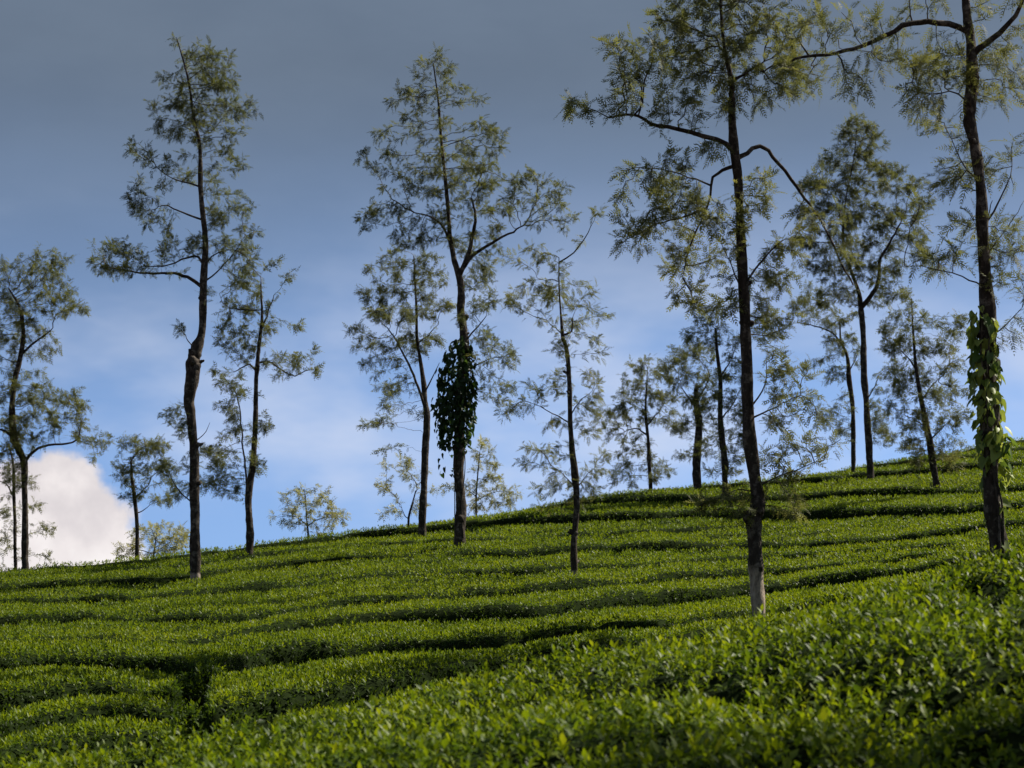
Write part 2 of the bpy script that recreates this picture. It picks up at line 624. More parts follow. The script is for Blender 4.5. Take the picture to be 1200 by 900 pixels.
def build_row(a_fn, b_fn, sa, sb, u0, u1, seed, label, end0=False, end1=False, dens_mul=1.0, tone_shift=0.0):
    """one clipped band of tea between two furrows"""
    r = np.random.default_rng(100 + seed)
    um = 0.5 * (u0 + u1)
    dm = float(0.5 * (a_fn(np.array([um]))[0] + b_fn(np.array([um]))[0]))
    nu = max(24, int((u1 - u0) * dm / max(0.14, dm * 0.005)))
    u = np.linspace(u0, u1, nu)
    A, B = a_fn(u), b_fn(u)
    SA, SB = strength(u, sa, seed), strength(u, sb, seed + 1)
    ga, gb = 0.03 + 0.24 * SA, 0.03 + 0.18 * SB
    A2 = A + ga + 0.05 * vnoise(u * dm * 1.1, seed, 5)
    B2 = np.maximum(B - gb + 0.05 * vnoise(u * dm * 1.1, seed, 6), A2 + 0.6)
    wid = B2 - A2
    edge = np.array([0, 0.02, 0.06, 0.13, 0.24, 0.4])
    wmax = float(np.median(wid))
    ni = max(4, int((wmax - 0.8) / max(0.15, dm * 0.005)))
    t_in = np.linspace(0, 1, ni + 2)[1:-1]
    rows = []
    for e in edge:
        rows.append(np.minimum(e, wid * 0.45 * e / 0.4) + 0 * wid)
    for t in t_in:
        rows.append(np.minimum(0.4, wid * 0.45) + t * np.maximum(wid - 0.8, wid * 0.1))
    for e in edge[::-1]:
        rows.append(wid - np.minimum(e, wid * 0.45 * e / 0.4))
    E = np.array(rows)                                     # (across, along)
    D = A2[None] + E
    Ugrid = np.repeat(u[None], len(rows), 0)
    X = Ugrid * D
    ef, eb = E, wid[None] - E
    h = np.minimum(prof(ef), prof(eb))
    if end0:
        h = np.minimum(h, prof((Ugrid - u0) * D * 2.0))
    if end1:
        h = np.minimum(h, prof((u1 - Ugrid) * D * 2.0))
    H = 0.78 * h
    H = H + h * (0.062 * np.minimum(wid, 4.0)[None] * (SA[None] * 0.5 * (1 - E / wid[None]) - SB[None] * 0.5 * (E / wid[None])))
    H = H + h * (0.035 * vnoise(X * 1.0, D * 1.0, 7) + 0.022 * vnoise(X * 2.6, D * 2.6, 8))
    # weak lines where the rows of single bushes inside the band touch
    nsub = int(wmax / 1.5)
    for k in range(1, nsub):
        line = k / nsub * wid[None] + 0.16 * vnoise(X * 0.45, seed + k, 9)
        amp = 0.05 + 0.13 * np.clip(vnoise(X * 0.3 + k * 5, D * 0.0 + seed, 10) + 0.15, 0, 1)
        H = H - h * amp * np.exp(-((E - line) / 0.17) ** 2) 
    # lines between neighbouring bushes across the band
    cross = np.abs(vnoise(X * 0.85, np.floor(E / 1.5) + seed, 12))
    H = H - h * 0.07 * np.exp(-(cross / 0.10) ** 2)
    Z = top(Ugrid, D) - 0.78 + np.maximum(H, -0.02)
    V = np.stack([X, D, Z], -1).reshape(-1, 3)
    Q = grid_faces(len(rows), nu)
    bx = float(um * dm)
    base = np.array([bx, dm, float(top(np.array([um]), np.array([dm]))[0]) - 0.80])
    root = thing('tea_hedge', base, label, 'tea hedge', 'clipped tea hedges on the hill')
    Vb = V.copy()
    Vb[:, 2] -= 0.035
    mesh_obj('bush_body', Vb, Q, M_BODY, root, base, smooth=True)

    def dens(c):
        dd = np.where(c[:, 1] * 0 + dm < 27, np.minimum(c[:, 1], 27), np.maximum(c[:, 1], 27.01))
        return np.interp(dd, [15, 27, 27.01, 40, 60], [230, 182, 178, 104, 68]) * dens_mul

    def keep(c):
        return (np.abs(c[:, 0] / c[:, 1]) < 0.258 + 1.2 / c[:, 1]).astype(float)
    p, nn = sample_surface(V, Q, dens, r, keep)
    size = np.interp(p[:, 1], [15, 25, 40, 60], [0.80, 0.88, 1.12, 1.3])
    hh = p[:, 2] - (top(p[:, 0] / p[:, 1], p[:, 1]) - 0.78)
    p = p + nn * r.uniform(-0.03, 0.03, len(p))[:, None]
    patch = vnoise(p[:, 0] * 0.35, p[:, 1] * 0.35, 21) * 0.08 + vnoise(p[:, 0] * 1.3, p[:, 1] * 1.3, 22) * 0.07
    # young shoots are only plucked and regrown on the flat top; old flank leaves are darkened further as painted furrow shade
    age_shade = np.clip((hh - 0.45) / 0.3, 0, 1)
    age_shade = age_shade * np.clip((nn[:, 2] - 0.45) / 0.35, 0, 1)
    tone = 0.14 + 0.48 * age_shade + patch + r.normal(0, 0.09, len(p)) + tone_shift
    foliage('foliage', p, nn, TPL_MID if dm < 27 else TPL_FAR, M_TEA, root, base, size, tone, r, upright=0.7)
    return root


UL, UR = -0.42, 0.42
ROW_LABELS = [
    'clipped tea hedge whose furrow meets the foot of the pale-based trunk',
    'clipped tea hedge just uphill of the deepest dark furrow',
    'clipped tea hedge crossed by the thin straight trunk near its foot',
    'tea hedge band in which the tall lumpy-trunked tree is rooted',
    'tea hedge band in which the vine-wrapped dark trunk is rooted',
    'tea hedge band directly below the long furrow under the hill crest',
    'tea hedge band at the crest behind the forked thin trunk',
    'tea hedge below the small leaning tree on the hilltop',
    'tea hedge around the foot of the leaning hilltop tree',
    'highest narrow tea hedge on the hilltop shoulder',
]
for k in range(len(LINES) - 1):
    build_row(LINES[k], LINES[k + 1], STR[k], STR[k + 1], UL, UR, 10 + k, ROW_LABELS[k])
build_row(LINES[-1], lambda u: LINES[-1](u) + 5.0, 0.5, 0.3, UL, UR, 30, 'tea hedge falling away behind the hill crest', dens_mul=0.5)

# rows below the first long furrow, left and right of the earth path
L0 = curve([(-80, 832), (0, 822), (67, 813), (117, 808), (200, 815), (228, 826)])
L1 = curve([(-80, 872), (0, 862), (50, 850), (130, 837), (200, 833), (228, 842)])
L2 = curve([(-80, 905), (0, 893), (43, 883), (120, 868), (200, 857), (228, 856)])
R0 = curve([(232, 851), (300, 836), (350, 827), (400, 817), (450, 808), (520, 794), (600, 781), (700, 764), (800, 748), (900, 735), (1050, 706), (1200, 668)])
uA, uB = U_PATH - 0.004, U_PATH + 0.003
B1 = LINES[0]
build_row(L0, B1, 1.1, 1.0, UL, uA, 41, 'short tea hedge beside the earth path, uppermost of the stepped three', end1=True)
build_row(L1, L0, 1.3, 1.1, UL, uA, 42, 'short tea hedge beside the earth path, middle of the stepped three', end1=True)
build_row(L2, L1, 1.4, 1.3, UL, uA, 43, 'short shaded tea hedge beside the earth path, lowest of the stepped three', end1=True)
build_row(lambda u: L2(u) - 2.2, L2, 0.5, 1.4, UL, uA - 0.02, 44, 'corner of a sunlit tea hedge below the stepped short hedges', end1=True)
build_row(R0, B1, 1.3, 0.9, uB, UR, 45, 'broad tea hedge with shaded front beginning at the earth path', end0=True)
build_row(lambda u: R0(u) - 2.4, R0, 0.5, 1.3, uB + 0.03, UR, 46, 'tea hedge in the dip right behind the blurred near bank', end0=True)


def build_gap_bush(px, py, rad, hgt, seed, label):
    """small untrimmed bush: stems and an uneven dome of old dark leaves"""
    r = np.random.default_rng(seed)
    u, d = find_d(px, py)
    base = np.array([u * d, d, float(soil(np.array([u]), np.array([d]))[0])])
    root = thing('tea_bush', base, label, 'tea bush')
    for k in range(5):
        a = r.uniform(0, 6.28)
        P = np.array([base + [0.03 * math.cos(a), 0.03 * math.sin(a), -0.05], base + [0.1 * math.cos(a), 0.1 * math.sin(a), hgt * 0.4], base + [rad * 0.7 * math.cos(a), rad * 0.7 * math.sin(a), hgt * 0.8]])
        tube_obj('stem', catmull(P, 8), np.linspace(0.018, 0.006, 8), 6, M_TWIG, root, base, 0.1, seed + k)
    n = int(900 * rad)
    v = r.normal(0, 1, (n, 3))
    v /= np.linalg.norm(v, axis=1, keepdims=True)
    q = r.random(n) ** 0.4
    p = base + np.array([0, 0, hgt * 0.62]) + v * q[:, None] * np.array([rad, rad, hgt * 0.42]) * (1 + 0.2 * vnoise(v[:, 0] * 3, v[:, 2] * 3 + v[:, 1], seed))[:, None]
    foliage('foliage', p, v, TPL_MID, M_TEA, root, base, np.full(n, 1.05), 0.22 + 0.18 * (v[:, 2] > 0.3) + r.normal(0, 0.1, n), r, upright=0.5)


# ------------------------------------------------------------------ near bank of tea
def build_bank():
    r = np.random.default_rng(77)
    nu = 300
    u = np.linspace(-0.46, 0.46, nu)
    C = fg_crest(u) + 0.35
    ns = 110
    edge = np.array([0, 0.02, 0.06, 0.13, 0.24, 0.4])
    wid = C - 4.6
    rows = [e + 0 * u for e in edge] + [0.4 + t * (wid - 0.8) for t in np.linspace(0, 1, ns)[1:-1]] + [wid - e for e in edge[::-1]]
    E = np.array(rows)
    D = 4.6 + E
    Ug = np.repeat(u[None], len(rows), 0)
    X = Ug * D
    h = np.minimum(prof(E * 0.6), prof((wid[None] - E) * 0.6))
    base_top = fg_top(Ug, D)
    H = 0.85 * h + h * (0.07 * vnoise(X * 1.1, D * 1.1, 31) + 0.05 * vnoise(X * 2.7, D * 2.7, 32) + 0.025 * vnoise(X * 6, D * 6, 33))
    gap = np.abs(vnoise(X * 0.55 + 0.15 * vnoise(X * 2, D * 2, 35), D * 0.75, 34))
    H = H - h * 0.13 * np.exp(-(gap / 0.09) ** 2)
    H = H - h * 0.28 * np.exp(-(((X - 1.85) / 0.5) ** 2 + ((D - 7.15) / 0.35) ** 2)) - h * 0.2 * np.exp(-(((X - 0.9) / 0.35) ** 2 + ((D - 6.9) / 0.25) ** 2))
    Z = base_top - 0.85 + np.maximum(H, -0.02)
    V = np.stack([X, D, Z], -1).reshape(-1, 3)
    Q = grid_faces(len(rows), nu)
    base = np.array([0, 8.0, float(fg_top(np.array([0.0]), np.array([8.0]))[0]) - 0.88])
    root = thing('tea_hedge', base, 'near leafy bank of tea bushes, blurred, sloping up beside the camera', 'tea hedge')
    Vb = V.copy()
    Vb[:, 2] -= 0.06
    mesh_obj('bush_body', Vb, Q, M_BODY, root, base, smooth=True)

    def dens(c):
        return np.interp(c[:, 1], [4.6, 6.0, 7, 12.5], [30, 110, 310, 275])

    def keep(c):
        return (np.abs(c[:, 0]) < 0.29 * c[:, 1] + 0.9).astype(float)
    p, nn = sample_surface(V, Q, dens, r, keep)
    p = p + nn * r.uniform(-0.07, 0.05, len(p))[:, None]
    patch = vnoise(p[:, 0] * 0.8, p[:, 1] * 0.8, 23) * 0.10
    tone = 0.55 + patch + r.normal(0, 0.13, len(p))
    foliage('foliage', p, nn, TPL_NEAR, M_TEA, root, base, np.full(len(p), 0.86), tone, r, upright=0.8)
    # the leaves that show largest, one by one
    vs = []
    for k in range(12):
        L = 0.062 + 0.004 * (k % 4)
        v, f = leaf_fine(L, L * 0.46, L * 0.09, math.radians(12 + 9 * (k % 5)), 0.0, 0.12 + 0.08 * (k % 3))
        me = bpy.data.meshes.new('leaf')
        me.from_pydata([tuple(x) for x in v], [], [tuple(int(i) for i in x) for x in f])
        a = me.attributes.new('tone', 'FLOAT', 'POINT')
        a.data.foreach_set('value', np.full(len(v), 0.45 + 0.05 * k, np.float32))
        me.polygons.foreach_set('use_smooth', np.ones(len(f), bool))
        me.materials.append(M_TEA)
        vs.append(me)
    P = V.reshape(len(rows), nu, 3)
    n = 0
    while n < 300:
        px, py = r.uniform(10, 1190), 905 - 130 * r.random() ** 1.5
        uu, ww = ray(px, py)
        dd = np.arange(5.6, 12.2, 0.02)
        k = np.where(fg_top(np.full_like(dd, uu), dd) / dd >= ww)[0]
        if len(k) == 0 or k[0] == 0 or dd[k[0]] > fg_crest(np.array([uu]))[0]:
            continue
        d0 = dd[k[0]]
        i = np.argmin(np.abs(u - uu))
        j = np.argmin(np.abs(D[:, i] - d0))
        q = P[j, i] + np.array([uu * d0 - P[j, i][0], 0, r.uniform(0.0, 0.05)])
        o = bpy.data.objects.new('leaf', vs[r.integers(0, 12)])
        COL.objects.link(o)
        o.parent = root
        o.location = tuple(q - base)
        o.rotation_euler = (r.uniform(-0.25, 0.25), r.uniform(-0.25, 0.25), r.uniform(0, 6.28))
        n += 1


build_bank()


# ------------------------------------------------------------------ trees
def catmull(P, n):
    P = np.asarray(P, float)
    if len(P) < 3:
        t = np.linspace(0, 1, n)[:, None]
        return P[0] * (1 - t) + P[-1] * t
    Q = np.vstack([2 * P[0] - P[1], P, 2 * P[-1] - P[-2]])
    m = len(P) - 1
    ts = np.linspace(0, m, n)
    i = np.minimum(ts.astype(int), m - 1)
    t = (ts - i)[:, None]
    a, b, c, d = Q[i], Q[i + 1], Q[i + 2], Q[i + 3]
    return 0.5 * (2 * b + (c - a) * t + (2 * a - 5 * b + 4 * c - d) * t * t + (3 * b - a - 3 * c + d) * t ** 3)


def tube(P, R, sides, rough=0.0, seed=0, close=True):
    """tapered tube along P; returns verts, quads"""
    P = np.asarray(P, float)
    n = len(P)
    T = np.gradient(P, axis=0)
    T /= np.maximum(np.linalg.norm(T, axis=1, keepdims=True), 1e-9)
    ref = np.array([0.0, 1.0, 0.0]) if abs(T[0][1]) < 0.9 else np.array([1.0, 0, 0])
    X = np.cross(ref[None], T)
    X /= np.maximum(np.linalg.norm(X, axis=1, keepdims=True), 1e-6)
    Y = np.cross(T, X)
    a = np.linspace(0, 2 * math.pi, sides, endpoint=False)
    rr = np.asarray(R)[:, None] * np.ones((1, sides))
    if rough > 0:
        s = np.cumsum(np.r_[0, np.linalg.norm(np.diff(P, axis=0), axis=1)])
        rr = rr * (1 + rough * vnoise(np.cos(a)[None] * 1.3 + seed, s[:, None] * 5.0 + np.sin(a)[None] * 1.3, seed % 50)
                   + 0.6 * rough * vnoise(np.cos(a)[None] * 3 + seed, s[:, None] * 14.0 + np.sin(a)[None] * 3, (seed + 1) % 50))
    V = P[:, None] + X[:, None] * (rr * np.cos(a))[..., None] + Y[:, None] * (rr * np.sin(a))[..., None]
    i = np.arange(n - 1)[:, None] * sides
    j = np.arange(sides)[None]
    j2 = (j + 1) % sides
    Q = np.stack([i + j, i + j2, i + sides + j2, i + sides + j], -1).reshape(-1, 4)
    V = V.reshape(-1, 3)
    if close:
        V = np.vstack([V, P[-1] + T[-1] * R[-1] * 0.5])
        tip = len(V) - 1
        b = (n - 1) * sides
        cap = np.array([(b + k, b + (k + 1) % sides, tip, tip) for k in range(sides)])
        return V, Q, cap
    return V, Q, None


def tube_obj(name, P, R, sides, mat, root, base, rough, seed):
    V, Q, cap = tube(P, R, sides, rough, seed)
    V = V - base
    me = bpy.data.meshes.new(name)
    faces = [tuple(int(x) for x in q) for q in Q] + [tuple(int(x) for x in q[:3]) for q in cap]
    me.from_pydata([tuple(v) for v in V], [], faces)
    me.polygons.foreach_set('use_smooth', np.ones(len(me.polygons), bool))
    me.materials.append(mat)
    o = bpy.data.objects.new(name, me)
    COL.objects.link(o)
    o.parent = root
    return o


def frond_templates(n, pairs, r, width=0.065, lmax=0.34):
    """feathery leaf: thin rachis with narrow pointed leaflets, unit length along +Z"""
    out = []
    for _ in range(n):
        V, T = [], []
        droop = r.uniform(0.1, 0.45)

        def sp(t):
            return np.array([0.0, -droop * t * t, t * (1 - 0.15 * droop * t)])
        V += [sp(0) + [-0.008, 0, 0], sp(0) + [0.008, 0, 0], sp(1.0)]
        T.append((0, 1, 2))
        for k in range(pairs + 1):
            t = 0.22 + 0.78 * k / pairs
            ln = lmax * math.sin(math.pi * (0.25 + 0.62 * t)) * r.uniform(0.75, 1.15)
            for s in ((-1, 1) if k < pairs else (0,)):
                ang = math.radians(52 - 22 * t + r.uniform(-10, 10))
                d = np.array([s * math.sin(ang), -0.25 * r.uniform(-0.6, 1.4), math.cos(ang)]) if s else np.array([0, -droop, 0.9])
                d /= np.linalg.norm(d)
                sd = np.cross(d, [0, 1, 0.2 * s])
                sd = sd / max(np.linalg.norm(sd), 1e-6) * width * 0.5
                p0 = sp(t)
                i = len(V)
                V += [p0 + d * ln * 0.12 + sd, p0 + d * ln * 0.12 - sd, p0 + d * ln]
                T += [(i, i + 1, i + 2)]
        V = np.array(V, float)
        out.append((V, np.array(T), np.full(len(V), r.uniform(-0.06, 0.06))))
    return out


FR_FINE = frond_templates(8, 7, np.random.default_rng(5), 0.055, 0.30)
FR_MID = frond_templates(8, 5, np.random.default_rng(6), 0.095, 0.38)
FR_FAR = frond_templates(8, 3, np.random.default_rng(7), 0.14, 0.46)
N_TREE = [0]
STATS = {}


def build_tree(name, label, cat, group, trunk, limbs, clumps, d=None, pale=0.0, dens=1.0, leaf=None, tone0=0.45, spread=1.6, frond=None, fsize=0.185, rough=0.12, twig_col=None):
    N_TREE[0] += 1
    seed = 300 + 7 * N_TREE[0]
    r = np.random.default_rng(seed)
    bx_, by_ = trunk[0][0], trunk[0][1]
    if d is None:
        d = find_d(bx_, by_)[1]
    m = d / F                                               # metres per photo pixel at the tree
    leaf = leaf or M_TREE
    # trunk
    tp = [at(x, y, d) for x, y, w in trunk]
    tr = [0.44 * w * m for x, y, w in trunk]
    b0 = tp[0].copy()
    gz = float(soil_xy(np.array([b0[0]]), np.array([b0[1]]))[0])
    ground = np.array([b0[0], b0[1], gz - 0.15])
    base = np.array([b0[0], b0[1], gz])
    if b0[2] - gz < 0.25:
        b0[2] = gz + 0.25
        tp[0] = b0
    L = sum(np.linalg.norm(a - b) for a, b in zip(tp[1:], tp[:-1]))
    sway = [0.0]
    for k in range(1, len(tp)):
        sway.append(sway[-1] + r.normal(0, 0.03) * np.linalg.norm(tp[k] - tp[k - 1]))
    tp = [ (p * ((d + s) / d)) for p, s in zip(tp, sway)]
    tp = [ground] + tp
    tr = [tr[0] * 1.25] + tr
    n = max(20, int(L / 0.09))
    TP = catmull(tp, n)
    TR = np.maximum(np.interp(np.linspace(0, len(tr) - 1, n), np.arange(len(tr)), tr), 0.006)
    sl = np.linspace(0, L, n)
    TR = TR * (1 + 0.15 * vnoise(sl * 2.1, seed, 71) + 0.10 * vnoise(sl * 5.0, seed, 72))
    wob = 0.6 * np.minimum(TR, 0.1)
    TP = TP + np.stack([vnoise(sl * 1.3, seed + 1, 73) * wob, vnoise(sl * 1.3, seed + 2, 74) * wob, 0 * sl], -1)
    root = thing(name, base, label, cat, group)
    mat = M_BARK if pale <= 0 else bark_material('bark_pale_foot', pale)
    tube_obj('trunk', TP, TR, 14 if d < 45 else 10, mat, root, base, rough, seed)
    if d < 50 and len(trunk) > 6:                      # broken stubs and knots on the lower trunk
        for q in range(7):
            k = int(n * r.uniform(0.12, 0.62))
            az = r.uniform(-2.6, 2.6) - math.pi / 2
            v = np.array([math.cos(az), math.sin(az), r.uniform(0.1, 0.9)])
            v /= np.linalg.norm(v)
            ln = TR[k] + r.uniform(0.02, 0.10)
            w0 = TR[k] * r.uniform(0.35, 0.7)
            tube_obj('branch_stub', np.array([TP[k] + v * t * ln for t in (0.2, 0.6, 0.9, 1.0)]), np.array([w0 * 1.3, w0, w0 * 0.75, w0 * 0.45]), 7, M_BARK, root, base, 0.2, seed + q)
    nodes, par, rad, fixed = [], [], [], []
    step = 0.11 if d < 35 else 0.13

    def add_chain(P, R, first_parent):
        prev = first_parent
        for p, q in zip(P, R):
            nodes.append(p)
            par.append(prev)
            rad.append(q)
            fixed.append(True)
            prev = len(nodes) - 1
    k0 = int(n * 0.12)
    sel = np.arange(k0, n, max(1, int(step * 1.3 / (L / n))))
    add_chain(TP[sel], TR[sel], -1)
    for lm in limbs:
        pts, w0 = lm
        p0 = at(pts[0][0], pts[0][1], d)
        kk = int(np.argmin(np.linalg.norm((TP - p0)[:, [0, 2]], axis=1)))
        dd = 0.0
        near = [TP[kk]]
        # limbs leave the trunk (or an earlier limb) and swing towards or away from the viewer
        j = int(np.argmin(np.linalg.norm((np.array(nodes) - p0)[:, [0, 2]], axis=1)))
        start = nodes[j]
        near = [start]
        sgn = r.choice([-1, 1]) * r.uniform(0.15, 0.5)
        d_here = start[1]
        prev = pts[0]
        for q in pts[1:]:
            dd += sgn * abs(math.hypot(q[0] - prev[0], q[1] - prev[1])) * m * 0.7
            near.append(at(q[0], q[1], d_here + dd))
            prev = q
        LL = sum(np.linalg.norm(np.array(a) - np.array(b)) for a, b in zip(near[1:], near[:-1]))
        nn_ = max(8, int(LL / step))
        LP = catmull(near, nn_)
        LP[2:-1] += r.normal(0, 0.008, (nn_ - 3, 3))
        LR = np.linspace(0.5 * w0 * m, 0.5 * w0 * m * 0.32, nn_)
        tube_obj('limb', LP, LR, 8, M_BARK, root, base, 0.08, seed + 3)
        add_chain(LP[1:], LR[1:], j)
    # crown: twigs grow towards points spread through the clumps
    att = []
    W = []
    axis_x = TP[:, 0]
    for c in clumps:
        px, py, rx, ry = c[:4]
        wgt = c[4] if len(c) > 4 else 1.0
        cen = at(px, py, d)
        kk = int(np.argmin(np.abs(TP[:, 2] - cen[2])))
        lat = abs(cen[0] - TP[kk][0])
        N0 = np.array(nodes)
        jj = int(np.argmin(np.linalg.norm((N0 - cen)[:, [0, 2]], axis=1)))
        gap2 = np.linalg.norm((N0[jj] - cen)[[0, 2]])
        dz = (N0[jj][1] - d) + r.normal(0, 0.35 * gap2 + 0.12 + 0.12 * lat)
        dz = float(np.clip(dz, -2.2, 2.2))
        area = math.pi * rx * ry * m * m
        na = max(4, int(area * 96 * dens * wgt + r.random()))
        v = r.normal(0, 1, (na, 3))
        v /= np.linalg.norm(v, axis=1, keepdims=True)
        v *= (r.random(na) ** 0.36)[:, None]
        depth = 0.5 * (rx + ry) * m * 1.1
        cc = at(px, py, d + dz)
        att.append(cc + v * np.array([rx * m, depth, ry * m]) * spread)
        W.append(np.full(na, wgt))
    # upright shoots along the limbs and trunk
    N0 = np.array(nodes)
    n_clump = sum(len(a) for a in att)
    for q in r.choice(len(N0), min(len(N0), 4 + 3 * len(limbs)), replace=False):
        hq = (N0[q][2] - base[2]) / (TP[-1][2] - base[2])
        if cat == 'tree' and 0.45 < hq < 0.88:
            a_ = r.uniform(0, 2 * math.pi)
            ln = r.uniform(0.35, 0.95) * min(1.0, d / 45 + 0.35)
            v = np.array([math.cos(a_) * 0.7, math.sin(a_) * 0.7, r.uniform(0.3, 1.1)])
            v /= np.linalg.norm(v)
            att.append(N0[q] + v[None] * ln * np.array([[0.6], [0.8], [1.0]]) + r.normal(0, 0.03, (3, 3)))
    att = np.concatenate(att)
    alive = np.ones(len(att), bool)
    N = np.array(nodes)
    D2 = ((att[:, None] - N[None]) ** 2).sum(-1)
    nearest = D2.argmin(1)
    nd = np.sqrt(D2.min(1))
    kill = step * 1.15
    stuck = np.zeros(len(att), int)
    for it in range(90):
        alive &= nd > kill
        if not alive.any():
            break
        src = np.unique(nearest[alive])
        new_pos, new_par = [], []
        Nar = np.array(nodes)
        for s in src:
            mm = alive & (nearest == s)
            v = att[mm] - Nar[s]
            v /= np.linalg.norm(v, axis=1, keepdims=True)
            g = v.sum(0)
            g = g / max(np.linalg.norm(g), 1e-6) + r.normal(0, 0.22, 3) + np.array([0, 0, 0.10])
            g /= np.linalg.norm(g)
            new_pos.append(Nar[s] + g * step)
            new_par.append(int(s))
        st = len(nodes)
        for p, q in zip(new_pos, new_par):
            nodes.append(p)
            par.append(q)
            rad.append(0.0)
            fixed.append(False)
        NP = np.array(new_pos)
        dn = np.sqrt(((att[:, None] - NP[None]) ** 2).sum(-1))
        b = dn.argmin(1)
        bd = dn[np.arange(len(att)), b]
        up = bd < nd - 1e-4
        nearest[up] = st + b[up]
        # an attractor that nothing gets closer to is given up
        stuck = np.where(up, 0, stuck + 1)
        alive &= stuck < 4
        nd = np.minimum(nd, bd)
        if len(nodes) > 9000:
            break
    nodes = np.array(nodes)
    par = np.array(par)
    nN = len(nodes)
    fixed = np.array(fixed)
    # pipe model for the twig thickness, height above the tip
    rt = 0.0054 if d < 35 else 0.0044
    acc = np.zeros(nN)
    tip_h = np.zeros(nN, int)
    kids = [[] for _ in range(nN)]
    for i in range(nN - 1, -1, -1):
        if not fixed[i]:
            if not kids[i]:
                acc[i] = rt ** 2.1
            p = par[i]
            if p >= 0:
                acc[p] += acc[i]
                kids[p].append(i)
                tip_h[p] = max(tip_h[p], tip_h[i] + 1)
    R2 = np.maximum(acc, rt ** 2.1) ** (1 / 2.1)
    # chains of twigs
    V, Q, off = [], [], 0
    for i in range(nN):
        if fixed[i]:
            starts = kids[i]
        else:
            ks = sorted(kids[i], key=lambda k: -acc[k])
            starts = ks[1:]
        for s in starts:
            ch = [i, s]
            while kids[ch[-1]]:
                ch.append(max(kids[ch[-1]], key=lambda k: acc[k]))
            P = nodes[ch]
            rr = R2[ch].copy()
            rr[0] = rr[1]
            rr[-1] *= 0.6
            tv, tq, _ = tube(P, rr, 4 if d < 35 else 3, 0, 0, close=False)
            V.append(tv)
            Q.append(tq + off)
            off += len(tv)
    tw = mesh_obj('twig_network', np.concatenate(V), np.concatenate(Q), twig_col or M_TWIG, root, base, smooth=True)
    tw['kind'] = 'stuff'
    # feathery leaves on the last stretch of every twig
    cand = np.where((~fixed) & (tip_h <= 6))[0]
    wts = np.array([1.0, 0.9, 0.75, 0.6, 0.45, 0.35, 0.25])[tip_h[cand]]
    tips = ((~fixed) & (tip_h == 0)).sum()
    fpt = 10.5 if d >= 50 else 9.5
    nf = int((n_clump * 0.88 + (len(att) - n_clump) * 0.3) * fpt * (0.75 if cat == 'sapling' else 1.0))
    pick = r.choice(cand, nf, p=wts / wts.sum())
    tdir = nodes[pick] - nodes[np.maximum(par[pick], 0)]
    tdir /= np.maximum(np.linalg.norm(tdir, axis=1, keepdims=True), 1e-9)
    rnd = r.normal(0, 1, (nf, 3))
    rnd /= np.linalg.norm(rnd, axis=1, keepdims=True)
    ax = tdir * 0.75 + rnd * 0.95 + np.array([0, 0, -0.10])
    # leaf blades hang with their upper side to the sky
    Rm = rot_from_axis(ax, r.normal(0, 0.7, nf))
    fr = frond or (FR_FINE if d < 35 else FR_MID if d < 50 else FR_FAR)
    sc = fsize * r.uniform(0.6, 1.2, nf)
    seg = nodes[pick] - nodes[np.maximum(par[pick], 0)]
    c0 = nodes[pick] - seg * r.random(nf)[:, None]
    lumps = vnoise(c0[:, 0] * 1.4 + seed, c0[:, 2] * 1.4 + c0[:, 1], 61) * 0.13
    hz = (c0[:, 2] - c0[:, 2].min()) / max(np.ptp(c0[:, 2]), 0.1)
    tone = tone0 + lumps + r.normal(0, 0.10, nf)
    V, T, C = scatter(fr, c0 + r.normal(0, 0.035, (nf, 3)), Rm, sc, tone, r)
    cr = mesh_obj('crown', V, T, leaf, root, base, np.clip(C, 0, 1))
    cr['kind'] = 'stuff'
    STATS[label[:28]] = (round(d, 1), len(att), nN, nf, len(T))
    return root, TP, TR, d


